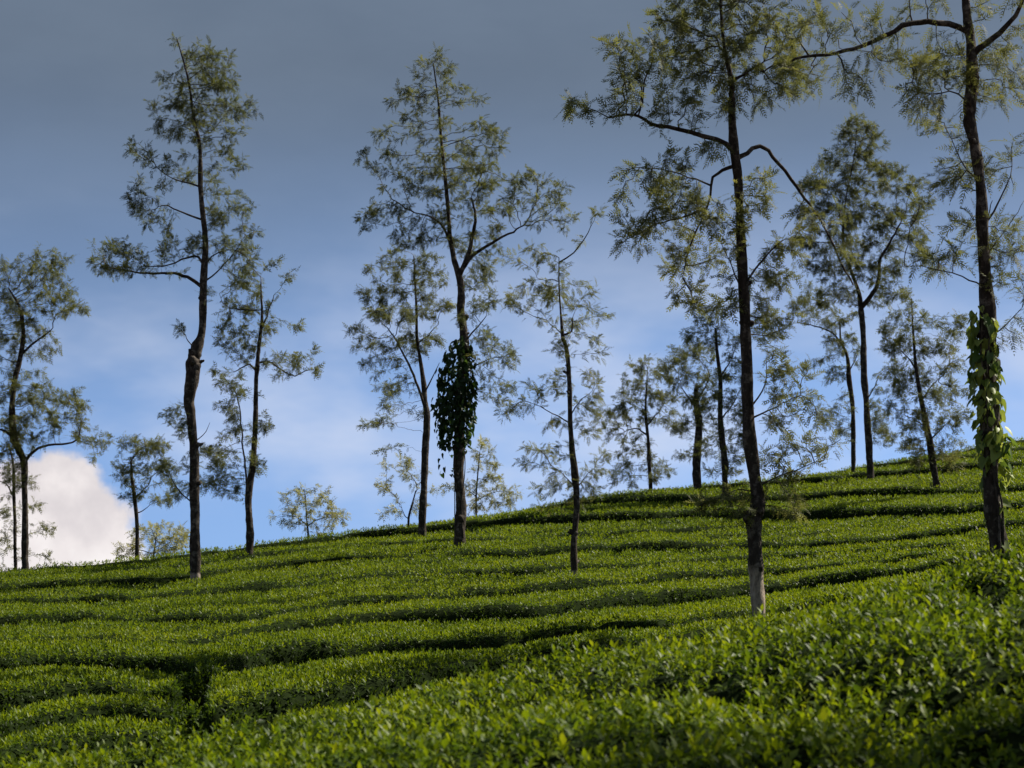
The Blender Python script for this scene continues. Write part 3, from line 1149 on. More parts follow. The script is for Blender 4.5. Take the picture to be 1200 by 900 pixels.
build_gap_bush(240, 786, 0.34, 0.85, 91, 'small dark untrimmed tea bush at the head of the earth path')
build_gap_bush(230, 836, 0.30, 0.85, 92, 'little scraggly tea bush growing in the earth path')
G_T = 'shade trees standing in the tea'
build_tree('shade_tree', 'tall slender tree with a lumpy swollen trunk and one long level side branch', 'tree', G_T,
    [(231, 678, 14), (230, 640, 13.5), (229, 600, 14), (227, 560, 13), (227, 520, 13), (225, 485, 13), (224, 470, 15), (226, 445, 15), (226, 425, 19), (230, 408, 16), (236, 388, 10), (238, 340, 10), (239, 300, 8), (238, 260, 7), (236, 210, 6), (234, 170, 5), (228, 140, 4), (222, 100, 3), (212, 62, 2), (207, 44, 1)],
    [([(237, 335), (222, 326), (205, 321), (180, 320), (150, 317), (125, 313)], 4.5), ([(239, 312), (232, 301), (218, 303), (195, 311), (170, 312)], 3.2),
     ([(238, 257), (215, 250), (195, 241), (182, 245)], 2.6), ([(236, 222), (220, 214), (205, 210), (188, 200)], 2.4), ([(240, 332), (255, 318), (272, 300), (288, 275)], 2.2),
     ([(239, 312), (250, 299), (270, 292), (288, 300)], 2.0), ([(225, 592), (212, 577), (203, 563), (196, 550)], 1.8), ([(227, 412), (220, 398), (213, 387)], 1.6), ([(230, 520), (240, 508), (246, 495)], 1.3), ([(227, 428), (223, 416), (222, 409)], 8), ([(229, 428), (235, 424), (239, 422)], 7), ([(228, 524), (234, 521), (238, 520)], 7)],
    [(207, 50, 7, 9), (232, 75, 20, 14), (222, 95, 24, 13), (252, 70, 14, 12), (255, 100, 20, 16), (288, 125, 14, 10), (245, 122, 30, 13), (212, 118, 18, 11), (230, 148, 28, 14), (182, 125, 7, 8), (195, 148, 14, 8), (268, 150, 16, 11),
     (166, 178, 15, 9), (195, 192, 20, 9), (162, 208, 8, 5), (282, 195, 8, 11), (265, 182, 9, 9), (252, 210, 10, 8), (175, 240, 20, 14), (158, 240, 8, 7), (190, 224, 10, 7), (172, 261, 8, 5), (270, 240, 20, 12), (281, 256, 7, 8), (292, 268, 9, 6), (255, 255, 10, 9),
     (122, 288, 16, 5), (115, 312, 13, 9), (142, 303, 20, 12), (175, 298, 20, 11), (195, 280, 14, 8), (155, 318, 24, 7), (200, 318, 12, 6, .5), (258, 285, 14, 10, .7), (280, 290, 13, 10), (265, 310, 16, 9, .5), (290, 303, 11, 10), (290, 324, 7, 10), (242, 285, 10, 8, .6),
     (196, 490, 9, 8), (208, 506, 5, 4), (205, 567, 12, 10), (199, 548, 12, 9), (240, 536, 6, 8), (213, 590, 8, 8, .5)], pale=0.9, tone0=0.26, dens=1.15)
build_tree('shade_tree', 'slim dark tree with sparse tufts and a leafy shoot rising from its lower trunk', 'tree', G_T,
    [(293, 642, 10), (292, 610, 9), (293, 575, 9), (297, 540, 8), (298, 500, 7), (300, 450, 6), (301, 430, 6), (304, 395, 5), (307, 365, 3), (306, 330, 1.5)],
    [([(300, 434), (292, 427), (283, 431), (274, 436)], 2.6), ([(302, 426), (315, 424), (325, 430), (343, 441), (356, 435), (368, 433)], 2.4), ([(304, 388), (314, 368), (321, 346)], 2.6), ([(304, 364), (284, 363), (264, 358), (257, 344)], 1.5),
     ([(291, 588), (287, 545), (283, 500), (277, 462), (262, 441)], 2.6)],
    [(288, 338, 17, 12), (285, 356, 13, 9), (293, 300, 9, 9), (288, 318, 9, 7), (318, 310, 8, 6), (337, 324, 9, 5), (270, 370, 9, 7), (275, 395, 18, 12), (258, 396, 7, 7), (318, 385, 10, 8), (300, 373, 14, 9), (346, 387, 8, 6), (347, 420, 9, 8), (333, 420, 9, 6), (341, 437, 10, 5), (369, 433, 5, 5), (324, 442, 7, 5), (280, 412, 12, 7, .6),
     (255, 434, 9, 7), (264, 449, 10, 9), (280, 458, 11, 6), (250, 475, 6, 5), (275, 480, 14, 9), (286, 510, 13, 11), (266, 500, 9, 9), (250, 528, 12, 11), (265, 545, 16, 12), (290, 540, 9, 10), (248, 565, 20, 7), (270, 575, 18, 7), (310, 493, 7, 7), (305, 550, 9, 11), (238, 522, 6, 9)], d=50.5, tone0=0.42)
build_tree('shade_tree', 'wide spreading tree with crooked trunk standing before the white cloud', 'tree', G_T,
    [(28, 669, 9), (29, 620, 9), (28, 570, 9), (27, 540, 10), (18, 515, 12), (12, 490, 9), (15, 450, 8), (24, 412, 7), (27, 388, 5), (22, 360, 4), (10, 338, 2)],
    [([(27, 542), (38, 530), (55, 522), (75, 520), (90, 515), (95, 498)], 4), ([(26, 415), (40, 402), (55, 391), (62, 384)], 3.2), ([(27, 397), (27, 372), (20, 355)], 3), ([(20, 514), (5, 505), (-15, 500)], 4)],
    [(10, 312, 14, 9), (38, 303, 12, 9), (65, 305, 12, 9), (30, 325, 22, 11), (58, 325, 18, 12), (3, 340, 15, 13), (50, 348, 22, 11), (75, 350, 16, 9), (92, 363, 12, 8), (25, 365, 22, 13), (70, 370, 14, 7), (8, 388, 18, 13), (40, 385, 16, 9, .7), (64, 415, 9, 6), (10, 420, 14, 11), (3, 450, 14, 14),
     (40, 450, 18, 11), (25, 470, 18, 11), (60, 465, 14, 11), (82, 465, 14, 9), (45, 490, 22, 11), (90, 480, 11, 9), (8, 492, 11, 11), (72, 500, 18, 9), (100, 514, 9, 8), (115, 520, 8, 6), (128, 515, 5, 5), (110, 536, 8, 5), (8, 530, 14, 11), (36, 510, 14, 9), (13, 556, 12, 10), (-25, 400, 20, 25), (-25, 480, 20, 25)], d=53, tone0=0.5)
build_tree('shade_tree', 'thin pole-like sapling close behind the crooked spreading trunk', 'tree', G_T,
    [(18, 668, 5), (18, 620, 5), (17, 580, 4), (16, 545, 3), (10, 520, 2)], [([(17, 582), (8, 568), (-5, 562)], 2.2)],
    [(44, 590, 8, 6, .6), (50, 620, 10, 6, .6), (55, 650, 8, 6, .6), (3, 600, 9, 9), (5, 632, 8, 10, .7), (36, 565, 8, 6), (62, 618, 5, 4), (3, 655, 6, 8), (8, 545, 8, 8)], d=56, tone0=0.6)
build_tree('shade_tree', 'short dark tree with bushy head beside the lumpy-trunked tree', 'tree', G_T,
    [(161, 659, 6), (160, 620, 6), (158, 585, 5), (155, 560, 4), (154, 540, 2.5)], [([(158, 585), (165, 577), (174, 568)], 2.5), ([(160, 604), (168, 598), (178, 590)], 1.6)],
    [(152, 520, 9, 9), (165, 524, 13, 9), (180, 525, 13, 9), (192, 530, 9, 8), (144, 545, 9, 9), (142, 561, 7, 7), (170, 545, 13, 9), (190, 550, 11, 8), (200, 551, 9, 8), (205, 565, 9, 6), (175, 585, 9, 6), (195, 585, 10, 6), (158, 556, 11, 9)], d=56, tone0=0.45)
build_tree('shade_tree', 'tall bushy tree with a forked top and a dark vine clump on its trunk', 'tree', G_T,
    [(540, 640, 15), (540, 600, 14), (538, 560, 13), (540, 500, 13), (541, 440, 12), (543, 400, 11), (542, 360, 10), (537, 325, 10), (530, 290, 6), (527, 260, 5), (523, 220, 5), (518, 170, 4), (514, 120, 3), (508, 75, 1.5)],
    [([(538, 324), (548, 300), (555, 272), (557, 250), (552, 232)], 6.5), ([(541, 316), (556, 298), (578, 284), (600, 272), (614, 264)], 4.8), ([(528, 285), (518, 265), (504, 254), (485, 249)], 3.5), ([(543, 400), (558, 385), (570, 370)], 2.5), ([(542, 440), (558, 428), (575, 420)], 2.5)],
    [(510, 64, 9, 6), (487, 82, 5, 11, .5), (530, 85, 10, 8), (478, 107, 13, 8), (456, 118, 6, 6), (500, 115, 17, 10), (535, 110, 12, 11), (558, 118, 9, 9), (480, 131, 11, 8), (444, 160, 9, 7), (455, 180, 12, 9), (500, 150, 20, 11), (540, 160, 24, 11), (575, 155, 14, 11), (585, 175, 9, 8), (430, 185, 9, 7), (465, 200, 17, 9), (500, 185, 20, 11), (530, 190, 28, 14), (565, 195, 17, 10),
     (460, 225, 17, 9), (490, 220, 22, 11), (530, 220, 24, 12), (428, 254, 9, 5), (450, 246, 17, 9), (475, 250, 17, 9), (560, 215, 17, 10), (600, 215, 13, 9), (625, 213, 16, 11), (653, 220, 11, 10), (610, 235, 18, 9), (640, 240, 18, 10), (665, 255, 9, 9), (590, 245, 14, 8), (570, 240, 13, 9), (625, 260, 13, 8), (420, 275, 5, 4), (500, 275, 18, 11), (480, 280, 18, 9), (545, 285, 14, 9), (575, 268, 11, 7), (520, 250, 14, 10),
     (570, 302, 13, 9, .8), (560, 330, 18, 10, .8), (560, 362, 17, 11, .7), (580, 350, 9, 8, .8), (585, 400, 13, 9), (575, 430, 14, 10), (595, 420, 9, 9), (570, 450, 14, 10, .8), (590, 460, 11, 9, .8), (562, 405, 11, 9)], tone0=0.40, dens=1.1)
build_tree('shade_tree', 'leafy grey-green tree directly beside the vine-wrapped trunk on the crest', 'tree', G_T,
    [(495, 622, 10), (496, 580, 9), (499, 520, 9), (499, 480, 8), (497, 450, 6), (490, 400, 4), (487, 350, 3), (485, 300, 1.5)],
    [([(498, 482), (485, 440), (466, 402), (454, 384)], 3.6), ([(491, 402), (500, 394), (514, 380)], 2.2), ([(497, 460), (508, 440), (515, 425)], 2)],
    [(430, 345, 13, 9), (450, 318, 17, 9), (440, 367, 15, 9), (424, 386, 11, 7), (418, 406, 8, 4), (456, 345, 17, 9), (480, 330, 17, 11), (470, 302, 17, 9), (500, 310, 13, 9), (510, 330, 13, 11), (465, 370, 17, 11), (490, 365, 15, 11), (514, 360, 13, 11), (440, 402, 15, 8), (460, 400, 15, 9), (485, 400, 15, 11), (505, 400, 11, 11), (425, 430, 9, 5), (440, 440, 9, 5), (460, 425, 14, 8), (455, 455, 11, 6), (430, 496, 9, 4, .8), (450, 495, 11, 5, .8), (470, 460, 11, 9), (478, 482, 9, 8), (455, 475, 9, 5), (448, 525, 8, 4, .5)], d=54, tone0=0.42)
build_tree('shade_sapling', 'small crooked sapling at the crest beside a grey-green leafy tree', 'sapling', None,
    [(478, 621, 3), (479, 604, 3), (483, 590, 2.4), (487, 575, 1.4)], [([(479, 606), (473, 602), (470, 592)], 1.3)],
    [(470, 545, 16, 9), (455, 570, 11, 7), (480, 562, 13, 9), (465, 590, 9, 7), (451, 601, 6, 6), (492, 592, 8, 7), (496, 555, 8, 8)], d=56, tone0=0.55, leaf=M_YOUNG, dens=0.8)
build_tree('shade_sapling', 'pale yellow-green sapling on the crest behind the vine-wrapped trunk', 'sapling', None,
    [(558, 604, 2.6), (559, 570, 2), (562, 530, 1)], [([(559, 585), (575, 578), (592, 575)], 1.3), ([(559, 580), (545, 573), (522, 573)], 1.2)],
    [(566, 525, 11, 8), (576, 545, 11, 8), (560, 545, 9, 8), (582, 565, 9, 8), (590, 576, 13, 7), (605, 580, 8, 8), (560, 575, 13, 9), (575, 591, 13, 6), (541, 570, 9, 4), (521, 573, 11, 4), (555, 595, 11, 5), (600, 591, 6, 6)], d=61, tone0=0.6, leaf=M_YOUNG)
build_tree('shade_sapling', 'lone pale sapling on the bare crest with open sky around it', 'sapling', None,
    [(361, 632, 2.6), (359, 605, 2), (357, 575, 1)], [([(360, 615), (345, 605), (325, 606)], 1.3), ([(360, 618), (378, 607), (394, 606)], 1.3)],
    [(348, 571, 5, 6), (336, 580, 8, 5), (360, 588, 13, 9), (375, 577, 8, 5), (345, 600, 13, 7), (325, 605, 9, 4), (385, 595, 11, 7), (396, 606, 9, 6), (370, 611, 18, 9), (340, 616, 9, 4), (380, 621, 11, 7)], d=58, tone0=0.6, leaf=M_YOUNG)
build_tree('shade_sapling', 'low yellow-green sapling behind the crest between two dark trunks', 'sapling', None,
    [(180, 662, 2.8), (181, 645, 2.2), (184, 625, 1)], [([(180, 652), (165, 645), (150, 644)], 1.3), ([(181, 650), (195, 638), (210, 632)], 1.3)],
    [(180, 625, 18, 9), (200, 625, 16, 9), (150, 645, 11, 8), (170, 645, 18, 9), (211, 630, 9, 9), (190, 640, 22, 9), (140, 640, 6, 5)], d=57, tone0=0.75, leaf=M_YOUNG)
build_tree('shade_tree', 'thin straight tree with open tufts from top to foot and a bare spike', 'tree', G_T,
    [(673, 674, 9), (674, 640, 9), (675, 600, 9), (672, 550, 8), (669, 500, 7), (667, 450, 6), (664, 410, 5), (660, 395, 5), (657, 370, 2.5), (655, 335, 2), (655, 302, 1)],
    [([(656, 309), (670, 298), (682, 285), (690, 270), (696, 259)], 2), ([(657, 332), (645, 328), (630, 328)], 1.6), ([(661, 394), (668, 390), (671, 381), (671, 372)], 3), ([(668, 500), (652, 487), (636, 478), (622, 472)], 1.8), ([(668, 485), (680, 470), (694, 458)], 1.6), ([(660, 394), (650, 383), (640, 375)], 1.5), ([(674, 570), (660, 556), (645, 545)], 1.6), ([(674, 575), (685, 560), (697, 548)], 1.6)],
    [(700, 247, 7, 5), (683, 283, 6, 6, .7), (630, 292, 8, 7), (610, 300, 13, 6), (590, 303, 9, 5), (640, 310, 9, 5, .7), (625, 337, 18, 11), (595, 350, 13, 8), (610, 361, 13, 7), (645, 342, 8, 9), (648, 355, 7, 9, .6), (660, 312, 4, 4), (672, 335, 8, 6), (685, 345, 8, 9), (698, 342, 6, 5), (680, 358, 8, 5), (700, 363, 9, 4, .6), (716, 368, 4, 6), (635, 372, 11, 7, .7), (672, 358, 6, 9, .6), (690, 400, 13, 6, .7), (714, 410, 9, 4), (676, 402, 8, 7, .6), (647, 405, 8, 5), (650, 418, 5, 5),
     (640, 440, 11, 8), (625, 455, 13, 9), (605, 480, 13, 11), (640, 462, 11, 7), (625, 478, 11, 7), (645, 500, 11, 8, .7), (695, 440, 13, 8), (702, 460, 13, 9), (690, 476, 11, 9, .7), (702, 500, 9, 9, .7), (640, 530, 15, 9), (620, 530, 11, 9), (655, 540, 13, 9), (610, 546, 7, 9, .6), (650, 565, 13, 9), (690, 545, 15, 9, .8), (706, 535, 11, 9), (690, 566, 13, 7), (710, 560, 9, 7), (640, 585, 18, 7), (670, 578, 13, 8), (695, 582, 13, 6)], tone0=0.62, dens=0.85, pale=0.85)
build_tree('shade_tree', 'small round-headed crest tree with a curved branch, right of the thin straight tree', 'tree', G_T,
    [(763, 568, 5), (761, 530, 5), (758, 500, 4), (757, 470, 3), (758, 440, 1.5)], [([(758, 512), (746, 502), (732, 506)], 2.2), ([(758, 500), (770, 485), (780, 470)], 1.8)],
    [(755, 435, 16, 9), (771, 440, 11, 8), (735, 455, 15, 8), (760, 465, 13, 9), (780, 465, 11, 8), (740, 480, 17, 9), (720, 490, 13, 9), (730, 510, 11, 8), (745, 530, 14, 10), (735, 553, 13, 10), (770, 545, 11, 8), (785, 490, 11, 9), (775, 556, 9, 6)], d=65, tone0=0.5, dens=1.3, spread=1.9)
build_tree('shade_tree', 'dark crest tree with a broken-off trunk top', 'tree', G_T,
    [(817, 578, 10), (817, 540, 10), (817, 500, 9.5), (816, 475, 8), (815, 455, 7)], [([(816, 478), (806, 465), (798, 452)], 2.5), ([(816, 470), (826, 455), (832, 440)], 2.5)],
    [(800, 440, 14, 9), (815, 428, 17, 10), (799, 465, 11, 8), (835, 450, 13, 11), (808, 413, 18, 10), (800, 500, 9, 8), (790, 430, 10, 8), (830, 490, 9, 10), (803, 525, 8, 8, .7), (818, 452, 12, 9), (812, 475, 10, 8)], d=61, tone0=0.36, dens=1.15, spread=1.9)
build_tree('shade_tree', 'leaning crest tree close behind the pale-based trunk', 'tree', G_T,
    [(849, 576, 9), (847, 540, 9), (845, 480, 7), (843, 430, 5), (838, 385, 3)], [([(844, 440), (855, 425), (862, 405)], 2), ([(845, 490), (858, 475), (868, 455)], 2)],
    [(815, 395, 13, 8), (835, 383, 13, 8), (850, 400, 13, 9), (822, 372, 9, 8), (860, 430, 11, 9), (855, 460, 13, 11), (865, 490, 13, 11), (830, 470, 11, 9), (860, 520, 13, 11), (832, 518, 11, 10), (862, 545, 10, 8), (834, 545, 8, 8, .7)], d=58, tone0=0.42, dens=1.3, spread=1.9)
build_tree('shade_tree', 'big tree with pale lower trunk and long arching branches, the tallest crown', 'tree', 'large near shade trees',
    [(890, 724, 19), (889, 690, 19), (888, 650, 18), (887, 610, 21), (887, 596, 22), (884, 560, 17), (881, 500, 17), (878, 440, 17), (875, 380, 15), (872, 320, 15), (868, 270, 13), (864, 210, 12), (861, 170, 12), (858, 120, 9), (855, 90, 8), (850, 60, 5), (846, 20, 4), (842, -40, 2)],
    [([(861, 183), (850, 168), (820, 157), (790, 150), (765, 146), (750, 136), (735, 135), (714, 138)], 7), ([(865, 187), (880, 176), (895, 172), (910, 188), (930, 215), (945, 235), (962, 258), (985, 308), (1000, 334)], 6), ([(862, 192), (845, 200), (835, 212), (830, 240), (815, 272)], 5),
     ([(857, 90), (848, 62), (838, 42)], 4.5), ([(856, 94), (880, 82), (905, 68)], 4), ([(874, 330), (890, 310), (905, 292), (920, 280)], 3), ([(874, 345), (860, 318), (852, 300)], 2.5), ([(880, 480), (895, 455), (898, 425)], 2.5), ([(882, 495), (905, 478), (930, 466)], 2.5), ([(884, 570), (910, 560), (940, 548), (965, 540)], 2), ([(884, 580), (865, 575), (840, 585)], 2), ([(830, 235), (800, 255), (770, 262), (735, 280)], 3), ([(835, 212), (810, 208), (780, 200), (750, 196)], 2.5), ([(815, 272), (805, 300), (800, 325)], 2.5)],
    [(800, 15, 22, 13), (830, 20, 26, 15), (870, 20, 26, 15), (900, 30, 22, 13), (780, 30, 13, 10), (810, 50, 20, 13), (850, 55, 26, 13), (890, 55, 22, 13), (760, 50, 13, 9), (770, 75, 16, 11), (800, 85, 20, 13), (840, 90, 24, 12), (880, 90, 22, 12), (720, 55, 13, 7), (700, 48, 8, 6), (735, 85, 15, 9), (740, 110, 15, 9), (750, 130, 13, 8), (720, 120, 13, 9), (670, 125, 9, 11), (686, 130, 8, 6), (790, 120, 18, 10, .8), (830, 115, 20, 11), (870, 120, 18, 9), (910, 85, 18, 10), (920, 50, 16, 10), (905, 110, 16, 9), (840, -15, 40, 15), (890, -10, 30, 15), (940, 75, 14, 9), (930, 105, 12, 8),
     (740, 195, 13, 6), (765, 205, 15, 9), (790, 190, 18, 9), (780, 217, 15, 9), (800, 240, 18, 11), (770, 255, 16, 9), (745, 270, 13, 8), (725, 285, 11, 7), (760, 285, 16, 8), (800, 275, 18, 11), (830, 230, 16, 12), (820, 300, 18, 12), (840, 270, 13, 10), (785, 310, 15, 9), (800, 342, 16, 10), (822, 360, 15, 10), (850, 330, 13, 10), (905, 290, 15, 10), (890, 332, 15, 12), (915, 330, 16, 10), (900, 360, 15, 10), (920, 380, 13, 9), (935, 290, 13, 9), (902, 400, 13, 9), (940, 270, 11, 9), (930, 250, 8, 6, .6), (900, 240, 7, 5, .4), (890, 215, 6, 5, .4), (850, 360, 12, 9),
     (910, 440, 18, 7), (940, 430, 13, 7), (905, 460, 16, 9), (935, 465, 18, 7), (915, 490, 16, 9), (950, 490, 15, 7), (975, 520, 13, 7, .8), (920, 515, 15, 9), (945, 530, 15, 7), (905, 540, 13, 9), (930, 555, 15, 7), (962, 545, 11, 6), (850, 585, 26, 10, .38), (828, 595, 17, 10, .38), (920, 575, 22, 10, .38), (936, 590, 17, 8, .38), (902, 572, 13, 9, .38), (860, 602, 13, 9, .38)],
    pale=1.42, tone0=0.50, fsize=0.20, rough=0.12, dens=1.5, frond=FR_MID)
build_tree('shade_tree', 'heavy dark tree with sparse fern-like leaves and a big limb reaching sideways', 'tree', 'large near shade trees',
    [(1171, 655, 24), (1168, 600, 24), (1164, 540, 24), (1160, 480, 24), (1157, 420, 22), (1156, 360, 21), (1154, 300, 18), (1151, 240, 16), (1145, 190, 16), (1140, 150, 16), (1139, 130, 18), (1142, 90, 15), (1138, 55, 14), (1132, 20, 12), (1129, -30, 9), (1124, -80, 5)],
    [([(1140, 66), (1155, 50), (1172, 38), (1190, 18), (1202, -10), (1208, -40)], 9), ([(1136, 38), (1120, 30), (1090, 26), (1068, 27), (1045, 38), (1015, 53), (990, 60), (965, 65), (942, 65), (926, 73)], 8.5), ([(1160, 270), (1166, 245), (1178, 222), (1186, 195)], 3), ([(1155, 340), (1140, 330), (1110, 318), (1060, 312)], 2.4), ([(1139, 125), (1120, 108), (1095, 110), (1062, 105)], 2.4), ([(1148, 210), (1130, 195), (1108, 150)], 2), ([(1160, 400), (1180, 380), (1198, 360)], 2), ([(1160, 275), (1158, 255), (1163, 235)], 2.5), ([(944, 65), (938, 50), (930, 40)], 2.5), ([(1068, 27), (1066, 10), (1067, -10)], 2.2), ([(1086, 26), (1086, 8), (1084, -12)], 1.8), ([(1170, 300), (1185, 260), (1200, 235)], 1.6)],
    [(1078, 66, 12, 7), (1050, 76, 13, 5), (1095, 90, 13, 8), (1080, 105, 20, 7), (1058, 110, 15, 7), (1105, 120, 13, 7), (1070, 130, 13, 5), (1090, 150, 11, 7), (1110, 150, 9, 7), (1128, 195, 9, 5), (1105, 205, 15, 7), (1120, 217, 13, 7), (1090, 230, 9, 4), (1170, 200, 15, 7), (1182, 215, 11, 7), (1190, 105, 9, 4), (1184, 120, 7, 4), (1195, 90, 7, 5), (1185, 160, 8, 5), (1165, 80, 7, 4), (1060, 10, 13, 4), (1190, 250, 9, 9), (1180, 290, 13, 9), (1190, 320, 13, 9), (1172, 330, 8, 8), (1190, 370, 9, 9), (1120, 290, 13, 7), (1140, 262, 8, 7), (1110, 265, 9, 7), (1100, 315, 9, 5), (1075, 310, 8, 5), (1180, 395, 9, 8), (1165, 230, 7, 6), (1100, 2, 9, 5), (1160, 10, 8, 5), (1185, -10, 10, 8),
     (970, 40, 17, 8), (950, 28, 12, 8), (990, 85, 11, 7), (1000, 110, 9, 7), (960, 95, 15, 8), (985, 15, 9, 7), (1012, 100, 7, 5), (935, 88, 12, 7), (945, 5, 9, 6)],
    d=23.5, tone0=0.5, fsize=0.27, rough=0.13, dens=1.1)
build_tree('shade_tree', 'dense tall tree forking low in its crown, on the hill shoulder', 'tree', G_T,
    [(1019, 562, 10), (1017, 520, 10), (1014, 460, 9), (1012, 400, 8), (1010, 365, 8), (1005, 340, 5), (995, 310, 4), (988, 280, 3), (990, 240, 2), (1000, 190, 1.4), (1004, 150, 1)],
    [([(1011, 362), (1022, 345), (1030, 325), (1031, 305), (1042, 286), (1055, 262)], 6), ([(1014, 470), (1024, 455), (1030, 440)], 1.8)],
    [(1005, 150, 15, 11), (985, 160, 9, 9), (1020, 165, 15, 9), (975, 190, 15, 9), (1005, 190, 20, 11), (1040, 200, 15, 9), (952, 215, 11, 9), (980, 220, 18, 11), (1010, 225, 20, 11), (1045, 215, 13, 9), (1070, 215, 13, 7), (1085, 235, 9, 7), (960, 245, 15, 11), (990, 250, 18, 13), (1025, 255, 18, 13), (1060, 250, 16, 11), (965, 280, 16, 11), (1000, 285, 18, 13), (1035, 285, 16, 11), (1070, 280, 13, 9), (955, 310, 13, 9), (985, 315, 16, 11), (1020, 315, 15, 11), (1050, 315, 13, 9), (965, 345, 11, 9), (1045, 340, 11, 9), (940, 285, 9, 8), (1080, 300, 9, 7), (1030, 490, 9, 11), (1036, 510, 9, 8), (1048, 430, 8, 8), (985, 345, 11, 9), (1030, 350, 8, 8)], d=60, tone0=0.36, dens=1.5)
build_tree('shade_tree', 'slim tree with a bowed upper trunk beside the forking hill-shoulder tree', 'tree', G_T,
    [(1001, 556, 6), (1000, 520, 6), (998, 470, 6), (996, 440, 6), (992, 415, 4), (986, 398, 3), (984, 375, 1.5)], [([(988, 403), (975, 390), (955, 382), (934, 378)], 2.6), ([(995, 435), (1003, 420), (1006, 405)], 1.6)],
    [(975, 402, 9, 7), (985, 375, 13, 9), (965, 368, 11, 9), (1002, 400, 8, 9), (975, 440, 9, 6), (980, 480, 11, 8), (970, 495, 13, 7), (988, 500, 8, 7), (945, 372, 10, 7), (935, 355, 10, 8), (950, 345, 10, 9), (960, 425, 8, 6, .6)], d=63, tone0=0.42, dens=1.3, spread=1.9)
build_tree('shade_tree', 'leaning tree with drooping fine foliage on the hilltop', 'tree', G_T,
    [(1097, 573, 9), (1092, 540, 9), (1085, 500, 9), (1078, 460, 6), (1073, 420, 5), (1070, 390, 3), (1068, 350, 1.5)], [([(1078, 470), (1092, 452), (1104, 440)], 2), ([(1074, 430), (1060, 415), (1048, 405)], 2), ([(1084, 500), (1070, 492), (1056, 485)], 1.8), ([(1088, 515), (1105, 500), (1118, 490)], 1.8)],
    [(1065, 345, 7, 9), (1050, 380, 15, 10), (1075, 375, 13, 9), (1105, 385, 15, 9), (1040, 400, 11, 7), (1060, 410, 15, 10), (1090, 400, 11, 9), (1115, 405, 13, 9), (1045, 450, 13, 10), (1065, 450, 13, 10), (1095, 440, 13, 10), (1115, 430, 11, 9), (1050, 480, 13, 9), (1070, 490, 15, 10), (1100, 470, 13, 10), (1120, 460, 11, 9), (1065, 515, 13, 9), (1080, 522, 11, 9), (1105, 500, 13, 9), (1115, 525, 11, 9), (1075, 541, 9, 7), (1120, 540, 11, 6), (1125, 490, 9, 9), (1125, 380, 8, 8)], tone0=0.46, dens=1.3, spread=1.9)



def px_of(x, y, z):
    '''direction of a world point in the coordinates that at() takes'''
    Yc = y * cP + z * sP
    Zc = z * cP - y * sP
    return 600 + F * x / Yc, 450 - F * Zc / Yc


# unseen tree added beside the near bank to cast dappled shade on its corner
def build_beside():
    x0, y0 = 9.1, 9.9
    wpx = F / y0
    tk = [(*px_of(x0 - 0.05 * z + 0.06 * math.sin(z), y0, z), w * wpx) for z, w in ((0.9, 0.24), (2, 0.22), (3.2, 0.2), (4.4, 0.16), (5.6, 0.11), (6.8, 0.06), (7.8, 0.03))]
    lb = [([px_of(x0 - 0.2, y0, 4.2), px_of(x0 - 0.9, y0, 4.9), px_of(x0 - 1.7, y0, 5.3)], 0.08 * wpx), ([px_of(x0 - 0.2, y0, 4.8), px_of(x0 + 0.7, y0, 5.5), px_of(x0 + 1.4, y0, 6.0)], 0.08 * wpx)]
    r = np.random.default_rng(5)
    cl = []
    for k in range(26):
        a, q = r.uniform(0, 6.28), math.sqrt(r.random())
        x, z = x0 - 0.3 + 1.9 * q * math.cos(a), 6.0 + 1.5 * q * math.sin(a)
        cl.append((*px_of(x, y0, z), 0.42 * wpx, 0.28 * wpx, 0.45))
    build_tree('shade_tree', 'shade tree beside the near tea bank, its crown dappling the lower corner', 'tree', 'large near shade trees', tk, lb, cl, d=y0, tone0=0.45, fsize=0.26, dens=0.75, frond=FR_MID)


build_beside()

# ------------------------------------------------------------------ climbing vines
def heart_mesh(L, W, tone, cup):
    out = [(0, 0.0, 0.0)]
    ring = [(0.0, 0.02), (0.30, -0.16), (0.50, 0.05), (0.47, 0.32), (0.30, 0.66), (0.0, 1.0)]
    pts = [(x, y) for x, y in ring] + [(-x, y) for x, y in ring[-2:0:-1]]
    mid = [(0, 0.3), (0, 0.65)]
    v = [(x * W, -cup * abs(x) * W * 0.9 + 0.10 * L * y * y, -y * L) for x, y in pts] + [(0, 0.02 * L * y, -y * L) for x, y in mid]
    n = len(pts)
    a, b = n, n + 1
    f = [(0, 1, a), (1, 2, a), (2, 3, a), (3, b, a), (3, 4, b), (4, 5, b), (5, 6, b), (6, 7, b), (7, a, b), (7, 8, a), (8, 9, a), (9, 0, a)]
    me = bpy.data.meshes.new('leaf')
    me.from_pydata(v, [], f)
    at_ = me.attributes.new('tone', 'FLOAT', 'POINT')
    at_.data.foreach_set('value', np.full(len(v), tone, np.float32))
    me.polygons.foreach_set('use_smooth', np.ones(len(f), bool))
    me.materials.append(M_VINE)
    return me


